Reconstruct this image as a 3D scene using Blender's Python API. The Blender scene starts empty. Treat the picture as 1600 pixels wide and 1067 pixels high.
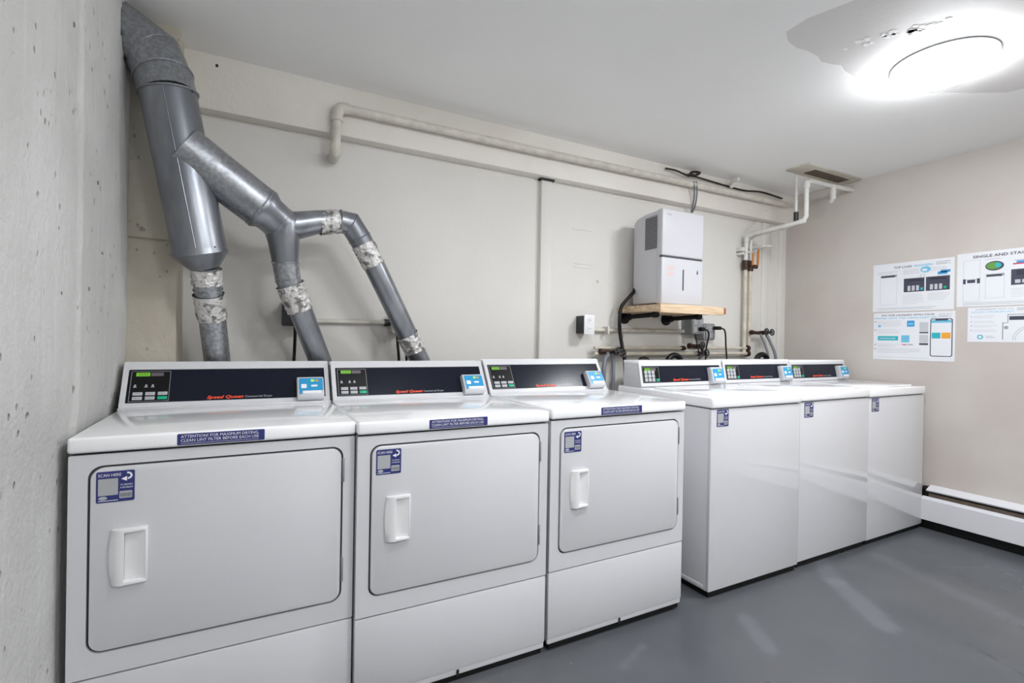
import bpy, bmesh, math, random
from mathutils import Vector, Matrix
random.seed(4)
PI = math.pi
SC = bpy.context.scene
COL = SC.collection

# ------------------------------------------------------------------ camera
CAM = Vector((0.3808, -1.5864, 1.1764))
FPX = 781.3
Fv = Vector((0.47012, 0.88259, -0.00367)); Rv = Vector((0.88250, -0.47000, 0.01700)); Uv = Vector((-0.01328, 0.01123, 0.99985))
cd = bpy.data.cameras.new('camera'); cam = bpy.data.objects.new('camera', cd); COL.objects.link(cam)
cd.sensor_width = 36; cd.lens = FPX / 1600 * 36; cd.clip_start = 0.02
cam.matrix_world = Matrix(((Rv.x, Uv.x, -Fv.x, CAM.x), (Rv.y, Uv.y, -Fv.y, CAM.y), (Rv.z, Uv.z, -Fv.z, CAM.z), (0, 0, 0, 1)))
SC.camera = cam

# ------------------------------------------------------------------ light and exposure
w = bpy.data.worlds.new('world'); SC.world = w; w.use_nodes = True
w.node_tree.nodes['Background'].inputs[0].default_value = (.75, .78, .85, 1)
w.node_tree.nodes['Background'].inputs[1].default_value = 0.05
SC.view_settings.view_transform = 'Standard'; SC.view_settings.look = 'None'
SC.view_settings.gamma = 1; SC.view_settings.use_curve_mapping = False
SC.view_settings.exposure = 2.25
LAMP_W = 20.5          # emission strength of the round ceiling lights
SC.cycles.max_bounces = 10; SC.cycles.diffuse_bounces = 6

# room numbers (metres)
FZ = 0.023; CZ = 2.367; XL = -0.018; XR = 4.26; YW = 0.972; YB = 0.903; ZB = 2.134; YF = -3.4

# ------------------------------------------------------------------ materials
def new_mat(name):
    m = bpy.data.materials.new(name); m.use_nodes = True
    nt = m.node_tree; return m, nt, nt.nodes['Principled BSDF']
def mat(name, col, rough=.5, metal=0, emit=None, es=0, coat=0, bump=0, bscale=200, var=0, vscale=8, spec=None):
    m, nt, b = new_mat(name)
    b.inputs['Base Color'].default_value = (*col, 1); b.inputs['Roughness'].default_value = rough
    b.inputs['Metallic'].default_value = metal; b.inputs['Coat Weight'].default_value = coat
    if spec is not None: b.inputs['Specular IOR Level'].default_value = spec
    if emit: b.inputs['Emission Color'].default_value = (*emit, 1); b.inputs['Emission Strength'].default_value = es
    if bump or var:
        tc = nt.nodes.new('ShaderNodeTexCoord')
    if bump:
        n = nt.nodes.new('ShaderNodeTexNoise'); n.inputs['Scale'].default_value = bscale; n.inputs['Detail'].default_value = 4
        bp = nt.nodes.new('ShaderNodeBump'); bp.inputs['Strength'].default_value = bump; bp.inputs['Distance'].default_value = .002
        nt.links.new(tc.outputs['Object'], n.inputs['Vector']); nt.links.new(n.outputs['Fac'], bp.inputs['Height']); nt.links.new(bp.outputs['Normal'], b.inputs['Normal'])
    if var:
        n = nt.nodes.new('ShaderNodeTexNoise'); n.inputs['Scale'].default_value = vscale; n.inputs['Detail'].default_value = 5
        cr = nt.nodes.new('ShaderNodeValToRGB'); cr.color_ramp.elements[0].position = .3; cr.color_ramp.elements[1].position = .7
        cr.color_ramp.elements[0].color = (*[c * (1 - var) for c in col], 1); cr.color_ramp.elements[1].color = (*[min(1, c * (1 + var)) for c in col], 1)
        nt.links.new(tc.outputs['Object'], n.inputs['Vector']); nt.links.new(n.outputs['Fac'], cr.inputs['Fac']); nt.links.new(cr.outputs['Color'], b.inputs['Base Color'])
    return m

class NT:
    """small helper for procedural wall and floor materials"""
    def __init__(s, name, rough):
        s.m, s.nt, s.b = new_mat(name); s.b.inputs['Roughness'].default_value = rough
        s.tc = s.nt.nodes.new('ShaderNodeTexCoord')
    def noise(s, scale, detail=5, stretch=(1, 1, 1), off=0):
        mp = s.nt.nodes.new('ShaderNodeMapping'); mp.inputs['Scale'].default_value = stretch; mp.inputs['Location'].default_value = (off, off * .7, off * .3)
        n = s.nt.nodes.new('ShaderNodeTexNoise'); n.inputs['Scale'].default_value = scale; n.inputs['Detail'].default_value = detail
        s.nt.links.new(s.tc.outputs['Object'], mp.inputs['Vector']); s.nt.links.new(mp.outputs['Vector'], n.inputs['Vector']); return n.outputs['Fac']
    def vor(s, scale, stretch=(1, 1, 1)):
        mp = s.nt.nodes.new('ShaderNodeMapping'); mp.inputs['Scale'].default_value = stretch
        n = s.nt.nodes.new('ShaderNodeTexVoronoi'); n.inputs['Scale'].default_value = scale
        s.nt.links.new(s.tc.outputs['Object'], mp.inputs['Vector']); s.nt.links.new(mp.outputs['Vector'], n.inputs['Vector']); return n.outputs['Distance']
    def ramp(s, f, a, b, ca=0., cb=1.):
        n = s.nt.nodes.new('ShaderNodeMapRange'); n.inputs[1].default_value = a; n.inputs[2].default_value = b
        n.inputs[3].default_value = ca; n.inputs[4].default_value = cb; n.interpolation_type = 'SMOOTHSTEP'
        s.nt.links.new(f, n.inputs[0]); return n.outputs[0]
    def math(s, op, a, b):
        n = s.nt.nodes.new('ShaderNodeMath'); n.operation = op
        for i, v in enumerate((a, b)):
            if isinstance(v, (int, float)): n.inputs[i].default_value = v
            else: s.nt.links.new(v, n.inputs[i])
        return n.outputs[0]
    def mix(s, f, a, b):
        n = s.nt.nodes.new('ShaderNodeMix'); n.data_type = 'RGBA'
        if isinstance(f, (int, float)): n.inputs[0].default_value = f
        else: s.nt.links.new(f, n.inputs[0])
        for i, v in ((6, a), (7, b)):
            if isinstance(v, tuple): n.inputs[i].default_value = (*v, 1)
            else: s.nt.links.new(v, n.inputs[i])
        return n.outputs[2]
    def seg(s, ax, ay, bx, by, r0, r1):
        """mask of a worn streak between two points of the floor (object coordinates)"""
        sp = s.nt.nodes.new('ShaderNodeSeparateXYZ'); s.nt.links.new(s.tc.outputs['Object'], sp.inputs[0])
        L2 = (bx - ax) ** 2 + (by - ay) ** 2
        dx = s.math('SUBTRACT', sp.outputs[0], ax); dy = s.math('SUBTRACT', sp.outputs[1], ay)
        t = s.math('ADD', s.math('MULTIPLY', dx, (bx - ax) / L2), s.math('MULTIPLY', dy, (by - ay) / L2))
        t = s.math('MAXIMUM', s.math('MINIMUM', t, 1.), 0.)
        ex = s.math('SUBTRACT', dx, s.math('MULTIPLY', t, bx - ax)); ey = s.math('SUBTRACT', dy, s.math('MULTIPLY', t, by - ay))
        d = s.math('SQRT', s.math('ADD', s.math('MULTIPLY', ex, ex), s.math('MULTIPLY', ey, ey)), 0.)
        nz = s.noise(14, 4)
        d = s.math('ADD', d, s.math('MULTIPLY', s.math('SUBTRACT', nz, .5), .05))
        return s.ramp(d, r0, r1, 1., 0.)
    def bump(s, h, strength=.4, dist=.003):
        bp = s.nt.nodes.new('ShaderNodeBump'); bp.inputs['Strength'].default_value = strength; bp.inputs['Distance'].default_value = dist
        s.nt.links.new(h, bp.inputs['Height']); s.nt.links.new(bp.outputs['Normal'], s.b.inputs['Normal'])
    def color(s, c): s.nt.links.new(c, s.b.inputs['Base Color']); return s.m

def wall_paint(name, c1, c2, rough=.62, pits=0, pitcol=(.25, .23, .2), bump=.25, dirt=0, dirtcol=(.38, .33, .26)):
    n = NT(name, rough)
    base = n.mix(n.ramp(n.noise(1.6, 4), .35, .65), c1, c2)
    h = n.noise(55, 6)
    if dirt: base = n.mix(n.math('MULTIPLY', n.ramp(n.noise(3.2, 6, (1, 1, .35), 4), .5, .72), dirt), base, dirtcol)
    if pits:
        v = n.vor(9, (1, 1, 1)); sel = n.ramp(n.noise(7, 3, off=3), .46, .60)
        pm = n.math('MULTIPLY', n.ramp(v, .05, .11, 1., 0.), sel)
        v2 = n.vor(30, (1, 1, .6)); pm2 = n.math('MULTIPLY', n.ramp(v2, .05, .16, 1., 0.), n.ramp(n.noise(5, 3, off=9), .44, .60))
        allp = n.math('MAXIMUM', pm, n.math('MULTIPLY', pm2, .8))
        base = n.mix(n.math('MULTIPLY', allp, pits), base, pitcol)
        h = n.math('SUBTRACT', n.math('ADD', h, n.math('MULTIPLY', n.noise(26, 5, (1, 1, .6)), .6)), n.math('MULTIPLY', allp, 2.5))
    if pits > .75: base = n.mix(n.math('MULTIPLY', n.ramp(n.noise(6, 4, (1, 7, .35), 6), .52, .70), .22), base, (.70, .695, .68)); base = n.mix(n.math('MULTIPLY', n.ramp(n.noise(5, 5, (1, 5, .3), 11), .56, .74), .22), base, (.40, .395, .385))
    n.bump(h, bump, .004); return n.color(base)

M = {}
M['wall'] = wall_paint('painted_wall', (.67, .65, .615), (.70, .68, .645), bump=.18)
M['beam'] = wall_paint('painted_beam', (.74, .70, .65), (.80, .77, .72), bump=.45)
M['wall_r'] = wall_paint('painted_wall_right', (.515, .46, .43), (.57, .53, .49), bump=.15)
M['concrete'] = wall_paint('painted_concrete', (.52, .515, .50), (.64, .635, .62), pits=.9, bump=1.0, rough=.7, pitcol=(.33, .31, .29))
M['chip'] = mat('chipped_concrete', (.24, .23, .22), .9, bump=.8, bscale=120)
M['pilaster'] = wall_paint('stained_concrete', (.50, .46, .38), (.58, .55, .48), pits=.7, bump=.6, dirt=.6)
M['ceiling'] = wall_paint('ceiling_paint', (.86, .86, .85), (.88, .88, .875), bump=.05, rough=.55)
M['patch'] = wall_paint('bare_ceiling_patch', (.66, .64, .63), (.70, .685, .68), bump=.15, rough=.6)
M['flake'] = mat('flaked_plaster', (.86, .86, .85), .7, bump=.6, bscale=90)
n = NT('grey_floor_paint', .33)
c = n.mix(n.ramp(n.noise(1.3, 5), .35, .68), (.074, .081, .090), (.093, .097, .105))
c = n.mix(n.math('MULTIPLY', n.ramp(n.noise(6, 7, off=2), .45, .75), .45), c, (.105, .11, .12))
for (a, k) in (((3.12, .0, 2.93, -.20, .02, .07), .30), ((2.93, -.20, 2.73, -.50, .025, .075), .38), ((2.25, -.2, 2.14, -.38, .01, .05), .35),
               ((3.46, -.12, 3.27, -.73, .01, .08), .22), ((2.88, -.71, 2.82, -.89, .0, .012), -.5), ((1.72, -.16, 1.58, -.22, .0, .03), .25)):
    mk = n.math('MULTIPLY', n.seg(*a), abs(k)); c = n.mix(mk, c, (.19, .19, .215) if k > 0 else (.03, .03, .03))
sp = n.math('MULTIPLY', n.ramp(n.vor(6), .012, .022, 1., 0.), n.ramp(n.noise(3.5, 2, off=7), .40, .60))
c = n.mix(n.math('MULTIPLY', sp, .5), c, (.45, .46, .47))
n.bump(n.noise(40, 3), .06, .002)
rr = n.ramp(n.noise(2.2, 3, off=5), .3, .7, .26, .36); n.nt.links.new(rr, n.b.inputs['Roughness'])
M['floor'] = n.color(c)

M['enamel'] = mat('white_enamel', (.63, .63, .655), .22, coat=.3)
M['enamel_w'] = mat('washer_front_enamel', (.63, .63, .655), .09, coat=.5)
M['enamel_top_lit'] = mat('glossy_enamel_painted_light', (.92, .92, .935), .12, coat=.4)  # lighter than the fronts: bright light on the tops put into the colour
M['plastic'] = mat('white_plastic', (.78, .78, .79), .35)
M['seam'] = mat('dark_seam', (.06, .06, .068), .7)
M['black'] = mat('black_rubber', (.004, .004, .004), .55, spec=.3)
M['fascia'] = mat('navy_black_fascia', (.009, .011, .021), .2, spec=.2)
M['ctrl'] = mat('black_control_panel', (.005, .005, .006), .3, spec=.25)
M['line'] = mat('grey_outline', (.35, .36, .38), .5)
M['lcd_on'] = mat('green_lit_display', (.06, .2, .015), .4, emit=(.30, .80, .03), es=.09)
M['lcd_off'] = mat('grey_display_window', (.13, .115, .125), .3)
M['lcd_digit'] = mat('dark_digits', (.03, .10, .01), .5)
M['btn'] = mat('grey_button', (.50, .51, .54), .45)
M['btn_g'] = mat('green_button', (.0, .42, .22), .4)
M['icon'] = mat('grey_icon', (.38, .38, .40), .5)
M['red'] = mat('orange_red_lettering', (.90, .075, .02), .5)
M['silver'] = mat('silver_lettering', (.40, .42, .46), .4)
M['reader'] = mat('grey_reader_plastic', (.56, .56, .59), .4)
M['cyan'] = mat('cyan_label', (.02, .30, .58), .3)
M['white'] = mat('white_print', (.82, .83, .86), .5)
M['green_led'] = mat('green_light', (.3, .7, .05), .4, emit=(.4, .9, .05), es=.1)
M['orange'] = mat('orange_print', (.8, .3, .03), .5)
M['navy'] = mat('navy_sticker', (.022, .028, .16), .35)
M['code'] = mat('plain_grey_patch', (.40, .41, .42), .5)
M['galv'] = None
n = NT('galvanised_steel', .36)
v = n.vor(60); c = n.mix(n.ramp(n.noise(80, 5), .36, .64), (.27, .28, .30), (.40, .415, .44)); c = n.mix(n.math('MULTIPLY', n.ramp(n.noise(7, 4), .4, .65), .5), c, (.31, .32, .345))
n.b.inputs['Metallic'].default_value = .85; rr = n.ramp(n.noise(15, 5, off=3), .3, .7, .28, .46); n.nt.links.new(rr, n.b.inputs['Roughness']); M['galv'] = n.color(c)
n = NT('bluish_sheet_steel', .34)
c = n.mix(n.ramp(n.noise(9, 5, (1, 1, .3)), .35, .7), (.20, .21, .235), (.35, .365, .395)); n.b.inputs['Metallic'].default_value = .8; M['steel'] = n.color(c)
n = NT('crumpled_foil_tape', .35)
f = n.noise(34, 2, off=5); v = n.vor(42); f2 = n.math('MULTIPLY', n.ramp(f, .36, .50), n.ramp(v, .10, .30, .35, 1.)); c = n.mix(f2, (.20, .19, .185), (.66, .645, .63)); n.b.inputs['Metallic'].default_value = .35
n.bump(n.noise(45, 3), 1.0, .012); M['foil'] = n.color(c)
M['dot'] = mat('screw_hole', (.01, .01, .01), .6)
M['pipe'] = mat('painted_pipe', (.60, .57, .51), .45, var=.12, vscale=20, bump=.2, bscale=80)
M['pipe_w'] = mat('white_painted_pipe', (.68, .67, .64), .4, var=.08, vscale=25)
M['dirty'] = mat('dirty_cream_pipe', (.58, .53, .44), .5, var=.22, vscale=14)
M['rust'] = mat('rusty_valve_brass', (.055, .026, .018), .5, metal=.4, var=.4, vscale=60)
M['copper'] = mat('copper_orange_lever', (.55, .20, .03), .4)
M['rubber'] = mat('black_hose', (.004, .004, .005), .4, spec=.35)
M['greyhose'] = mat('grey_hose', (.17, .18, .21), .45)
M['box'] = mat('grey_metal_box', (.30, .31, .32), .42, metal=.5)
M['darkbox'] = mat('dark_metal_box', (.025, .025, .028), .45)
M['cable'] = mat('dark_cable', (.012, .008, .006), .6)
M['dehum'] = mat('white_dehumidifier_plastic', (.56, .56, .59), .38)
M['grille'] = mat('grey_grille', (.30, .30, .32), .6)
M['label_r'] = mat('faded_red_print', (.72, .45, .40), .6)
n = NT('pale_plywood', .6)
c = n.mix(n.ramp(n.noise(9, 5, (.6, 4, 8)), .35, .65), (.50, .35, .22), (.66, .51, .35)); M['wood'] = n.color(c)
M['wood_end'] = mat('red_wood_edge', (.30, .10, .06), .6)
M['lens'] = mat('lit_lamp_cover', (.9, .9, .9), .4, emit=(.94, .97, 1.0), es=LAMP_W)
M['lens_dim'] = mat('lit_lamp_cover_weaker', (.9, .9, .9), .4, emit=(.94, .97, 1.0), es=LAMP_W * .58)
M['lamp_side'] = mat('glowing_lamp_side', (.9, .9, .9), .4, emit=(.94, .97, 1.0), es=1.0)
M['trimring'] = mat('white_lamp_ring', (.8, .8, .8), .4)
M['heater'] = mat('white_heater_paint', (.66, .66, .69), .35, bump=.05, bscale=60)
M['fins'] = mat('dusty_brown_fins', (.10, .075, .055), .7, var=.4, vscale=30)
M['paper'] = mat('white_paper', (.74, .75, .79), .5)
M['ink'] = mat('dark_ink', (.05, .05, .08), .6)
M['gink'] = mat('grey_ink', (.30, .31, .34), .6)
M['lgink'] = mat('light_grey_ink', (.52, .53, .57), .6)
M['bink'] = mat('blue_ink', (.03, .28, .62), .6)
M['lbink'] = mat('light_blue_ink', (.15, .48, .68), .6)
M['gnink'] = mat('green_ink', (.12, .30, .05), .6)
M['pink'] = mat('red_ink', (.55, .05, .10), .6)
M['oink'] = mat('orange_ink', (.80, .36, .03), .6)
M['tealink'] = mat('teal_ink', (.02, .42, .50), .6)

# ------------------------------------------------------------------ mesh collector
class MB:
    def __init__(s): s.v = []; s.f = []; s.mi = []; s.sm = []; s.mats = []; s.cur = 0
    def use(s, m):
        m = M[m]
        if m not in s.mats: s.mats.append(m)
        s.cur = s.mats.index(m); return s
    def add(s, vs, fs, smooth=False, T=None):
        if not s.mats: raise RuntimeError('no material')
        o = len(s.v)
        for p in vs:
            p = Vector(p); s.v.append(T @ p if T else p)
        for f in fs: s.f.append([i + o for i in f]); s.mi.append(s.cur); s.sm.append(smooth)
        return s
    def bm(s, bm, smooth=False, T=None):
        bm.verts.ensure_lookup_table(); bm.verts.index_update()
        s.add([v.co.copy() for v in bm.verts], [[v.index for v in f.verts] for f in bm.faces], smooth, T); bm.free(); return s
    def box(s, x0, x1, y0, y1, z0, z1, bev=0, seg=2, T=None):
        bm = bmesh.new(); bmesh.ops.create_cube(bm, size=1)
        bmesh.ops.scale(bm, vec=(x1 - x0, y1 - y0, z1 - z0), verts=bm.verts)
        bmesh.ops.translate(bm, vec=((x0 + x1) / 2, (y0 + y1) / 2, (z0 + z1) / 2), verts=bm.verts)
        if bev: bmesh.ops.bevel(bm, geom=bm.edges[:], offset=bev, segments=seg, profile=.5, affect='EDGES')
        return s.bm(bm, bool(bev), T)
    def tube(s, pts, r, n=16, caps=True, smooth=True, T=None):
        """mitred tube through points; r a number or one radius per point"""
        pts = [Vector(p) for p in pts]; N = len(pts); rs = r if isinstance(r, (list, tuple)) else [r] * N
        d = [(pts[i + 1] - pts[i]).normalized() for i in range(N - 1)]
        up = Vector((0, 0, 1)) if abs(d[0].z) < .9 else Vector((0, 1, 0))
        a = (up - d[0] * up.dot(d[0])).normalized(); vs = []; fs = []
        for i in range(N):
            if i == 0: di = dn = d[0]
            elif i == N - 1: di = dn = d[-1]
            else: di, dn = d[i - 1], d[i]
            b = di.cross(a)
            nrm = (di + dn).normalized()
            for k in range(n):
                t = 2 * PI * k / n; off = (a * math.cos(t) + b * math.sin(t)) * rs[i]
                den = di.dot(nrm)
                if abs(den) > .2: off = off - di * (off.dot(nrm) / den)
                vs.append(pts[i] + off)
            if i < N - 1 and dn is not di:
                q = di.rotation_difference(dn); a = (q @ a).normalized()
        for i in range(N - 1):
            for k in range(n): fs.append([i * n + k, i * n + (k + 1) % n, (i + 1) * n + (k + 1) % n, (i + 1) * n + k])
        if caps: fs.append(list(range(n))[::-1]); fs.append([(N - 1) * n + k for k in range(n)])
        return s.add(vs, fs, smooth, T)
    def cyl(s, p, q, r, n=20, r2=None, T=None): return s.tube([p, q], [r, r if r2 is None else r2], n, T=T)
    def torus(s, c, ax, R, r, n=24, m=8, T=None):
        ax = Vector(ax).normalized(); u = ax.orthogonal().normalized(); w_ = ax.cross(u); c = Vector(c); vs = []; fs = []
        for i in range(n):
            t = 2 * PI * i / n; rad = u * math.cos(t) + w_ * math.sin(t)
            for j in range(m):
                g = 2 * PI * j / m; vs.append(c + rad * (R + r * math.cos(g)) + ax * r * math.sin(g))
        for i in range(n):
            for j in range(m): fs.append([i * m + j, ((i + 1) % n) * m + j, ((i + 1) % n) * m + (j + 1) % m, i * m + (j + 1) % m])
        return s.add(vs, fs, True, T)
    def lathe(s, prof, c, n=48, T=None):
        """profile of (r, z) round a vertical axis"""
        vs = []; fs = []
        for (r, z) in prof:
            for k in range(n): t = 2 * PI * k / n; vs.append((c[0] + r * math.cos(t), c[1] + r * math.sin(t), c[2] + z))
        for i in range(len(prof) - 1):
            for k in range(n): fs.append([i * n + k, i * n + (k + 1) % n, (i + 1) * n + (k + 1) % n, (i + 1) * n + k])
        return s.add(vs, fs, True, T)
    def prism(s, poly, axis, a, b, bev=0, T=None, smooth=False):
        """2-D polygon extruded along an axis"""
        bm = bmesh.new()
        def P(u, v, t): return {'x': (t, u, v), 'y': (u, t, v), 'z': (u, v, t)}[axis]
        vs = [bm.verts.new(P(u, v, a)) for u, v in poly]; f = bm.faces.new(vs)
        e = bmesh.ops.extrude_face_region(bm, geom=[f]); nv = [g for g in e['geom'] if isinstance(g, bmesh.types.BMVert)]
        bmesh.ops.translate(bm, vec=Vector(P(0, 0, b)) - Vector(P(0, 0, a)), verts=nv)
        bmesh.ops.recalc_face_normals(bm, faces=bm.faces)
        if bev: bmesh.ops.bevel(bm, geom=[e_ for e_ in bm.edges if e_.calc_face_angle(0) > .5], offset=bev, segments=2, profile=.5, affect='EDGES')
        return s.bm(bm, smooth or bool(bev), T)
    def text(s, t, h, T, width=None, lift=0, align='LEFT', bold=0, shear=0):
        """lettering in the xy plane of T, cap height h, optionally squeezed to a width"""
        cu = bpy.data.curves.new('t', 'FONT'); cu.body = t; cu.size = 1; cu.resolution_u = 2; cu.align_x = align; cu.offset = bold; cu.shear = shear
        ob = bpy.data.objects.new('t', cu); COL.objects.link(ob); dg = bpy.context.evaluated_depsgraph_get(); dg.update()
        me = bpy.data.meshes.new_from_object(ob.evaluated_get(dg)); vs = [v.co * (h / .70) for v in me.vertices]; fs = [list(p.vertices) for p in me.polygons]
        bpy.data.objects.remove(ob); bpy.data.curves.remove(cu); bpy.data.meshes.remove(me)
        if width and vs:
            x1 = max(v.x for v in vs); x0 = min(v.x for v in vs); k = width / (x1 - x0)
            for v in vs: v.x = (v.x - (x0 if align == 'LEFT' else (x0 + x1) / 2)) * k
        for v in vs: v.z += lift
        return s.add(vs, fs, False, T)
    def build(s, name, parent=None, label=None, off=None, bevel=None):
        me = bpy.data.meshes.new(name); o_ = Vector(off) if off else Vector((0, 0, 0))
        me.from_pydata([v - o_ for v in s.v], [], s.f)
        for m in s.mats: me.materials.append(m)
        me.polygons.foreach_set('material_index', s.mi); me.polygons.foreach_set('use_smooth', s.sm); me.update()
        bm = bmesh.new(); bm.from_mesh(me); bmesh.ops.recalc_face_normals(bm, faces=bm.faces) if not getattr(s, 'flat', 0) else None; bm.to_mesh(me); bm.free()
        if any(s.sm):
            try: me.set_sharp_from_angle(angle=math.radians(38))
            except Exception: pass
        ob = bpy.data.objects.new(name, me); COL.objects.link(ob)
        if parent: ob.parent = parent
        elif off: ob.location = o_
        if label: ob['label'] = label
        return ob
def mb(m): return MB().use(m)
def tag(o, label=None, cat=None, group=None, kind=None):
    for k, v_ in (('label', label), ('category', cat), ('group', group), ('kind', kind)):
        if v_: o[k] = v_
    return o
def thing(name, label, cat, loc=(0, 0, 0), rz=0, group=None):
    o = bpy.data.objects.new(name, None); COL.objects.link(o); o.location = loc; o.rotation_euler = (0, 0, rz); o.empty_display_size = .05
    return tag(o, label, cat, group)
def struct(name, b, **k): return tag(b.build(name, **k), kind='structure')
def rrect(x0, x1, z0, z1, r, n=6):
    p = []
    for (cx, cz, a0) in ((x1 - r, z1 - r, 0), (x0 + r, z1 - r, 90), (x0 + r, z0 + r, 180), (x1 - r, z0 + r, 270)):
        for k in range(n + 1): a = math.radians(a0 + 90 * k / n); p.append((cx + r * math.cos(a), cz + r * math.sin(a)))
    return p
def plate_hole(outer, inner, conv, depth, b):
    """flat plate with one hole, rim of the hole extruded by depth along conv's third axis"""
    bm = bmesh.new(); eo = []
    for loop in (outer, inner):
        vs = [bm.verts.new(conv(u, v_, 0)) for u, v_ in loop]
        eo += [bm.edges.new((vs[i], vs[(i + 1) % len(vs)])) for i in range(len(vs))]
    bmesh.ops.triangle_fill(bm, edges=eo, use_beauty=True, use_dissolve=False)
    b.bm(bm)
    for loop in (outer, inner):
        N = len(loop); vs = [conv(u, v_, 0) for u, v_ in loop] + [conv(u, v_, depth) for u, v_ in loop]
        b.add(vs, [[i, (i + 1) % N, N + (i + 1) % N, N + i] for i in range(N)], True)
    return b
def basis(o, x, y):
    x = Vector(x).normalized(); y = Vector(y).normalized(); z = x.cross(y)
    return Matrix(((x.x, y.x, z.x, o[0]), (x.y, y.y, z.y, o[1]), (x.z, y.z, z.z, o[2]), (0, 0, 0, 1)))
def smooth_path(pts, sub=6):
    P = [Vector(p) for p in pts]; P = [P[0] * 2 - P[1]] + P + [P[-1] * 2 - P[-2]]; out = []
    for i in range(1, len(P) - 2):
        for k in range(sub):
            t = k / sub; a, b_, c_, d_ = P[i - 1:i + 3]
            out.append(.5 * ((2 * b_) + (c_ - a) * t + (2 * a - 5 * b_ + 4 * c_ - d_) * t * t + (3 * b_ - a - 3 * c_ + d_) * t ** 3))
    out.append(P[-2]); return out

# ------------------------------------------------------------------ the room
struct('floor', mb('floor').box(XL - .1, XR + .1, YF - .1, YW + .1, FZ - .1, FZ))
# ceiling: one slab, with the outline where the top paint is missing
cpoly = [(XL - .1, YF - .1), (XR + .1, YF - .1), (XR + .1, YW + .1), (XL - .1, YW + .1)]
patch = [(2.183, -.381), (2.22, -.362), (2.255, -.345), (2.319, -.338), (2.37, -.346), (2.45, -.344), (2.50, -.328), (2.56, -.338), (2.60, -.352), (2.66, -.333), (2.724, -.329), (2.80, -.33), (2.95, -.36),
         (3.2, -.42), (3.5, -.60), (3.6, -.9), (3.45, -1.25), (3.0, -1.4), (2.62, -1.25), (2.40, -.92), (2.28, -.74), (2.215, -.598), (2.175, -.47)]
b = MB().use('ceiling'); bm = bmesh.new(); ed = []
for loop in (cpoly, patch):
    vs = [bm.verts.new((u, v_, CZ)) for u, v_ in loop]; ed += [bm.edges.new((vs[i], vs[(i + 1) % len(vs)])) for i in range(len(vs))]
bmesh.ops.triangle_fill(bm, edges=ed, use_beauty=True); b.bm(bm)
b.add([(u, v_, CZ + .1) for u, v_ in cpoly], [[0, 1, 2, 3]])
for i in range(4):
    (u0, v0), (u1, v1) = cpoly[i], cpoly[(i + 1) % 4]; b.add([(u0, v0, CZ), (u1, v1, CZ), (u1, v1, CZ + .1), (u0, v0, CZ + .1)], [[0, 1, 2, 3]])
b.use('patch').add([(u, v_, CZ + .0005) for u, v_ in patch], [list(range(len(patch)))])
b.add([(u, v_, CZ) for u, v_ in patch] + [(u, v_, CZ + .0005) for u, v_ in patch], [[i, (i + 1) % len(patch), len(patch) + (i + 1) % len(patch), len(patch) + i] for i in range(len(patch))])
b.use('flake')
for i in range(26):
    t = random.random(); x = 2.47 + .16 * t + random.uniform(-.02, .02); y = -.42 - .26 * t + random.uniform(-.045, .03); s_ = random.uniform(.004, .016)
    pl = [(x + s_ * random.uniform(.6, 1.6) * math.cos(a), y + s_ * random.uniform(.5, 1.1) * math.sin(a)) for a in [k * PI / 3.5 for k in range(7)]]
    b.prism(pl, 'z', CZ - .0010, CZ + .001)
struct('ceiling', b)
# back wall, with faint scars of filled slots
b = mb('wall').box(XL - .1, XR + .1, YW, YW + .1, FZ - .05, CZ + .05)
b.box(2.15, 2.30, YW - .003, YW, 1.866, 1.880, .001).box(2.17, 2.31, YW - .003, YW, 1.632, 1.636).box(2.17, 2.31, YW - .003, YW, 1.654, 1.658)
b.use('pilaster').box(2.345, 2.362, YW - .004, YW, 1.548, 1.566, .002).box(2.56, 2.575, YW - .006, YW, 1.20, 1.225, .002)
struct('wall_back', b)
struct('trim_1', mb('beam').box(XL, XR, YB, YW + .02, ZB, CZ + .02, .004).use('cable').box(.252, .262, YB - .004, YB + .002, 2.318, 2.330, .002))
# cover strip running down from the beam
b = mb('wall').box(1.909, 1.985, YW - .03, YW + .01, FZ, ZB - .012, .006); b.use('dot').box(1.90, 1.995, YW - .035, YW, ZB - .012, ZB - .002)
struct('trim_2', b)
b = mb('wall').box(3.95, 4.03, YW - .014, YW + .01, FZ, ZB - .001, .004); b.box(4.06, 4.075, YW - .01, YW + .01, FZ, ZB, .002); b.box(4.15, 4.20, YW - .02, YW + .01, FZ, ZB, .004)
struct('trim_3', b)
# right wall, left concrete wall, wall behind the camera
struct('wall_right', mb('wall_r').box(XR, XR + .1, YF - .1, YW + .1, FZ - .05, CZ + .05))
struct('wall_front', mb('wall').box(XL - .1, XR + .1, YF - .1, YF, FZ - .05, CZ + .05))
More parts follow.
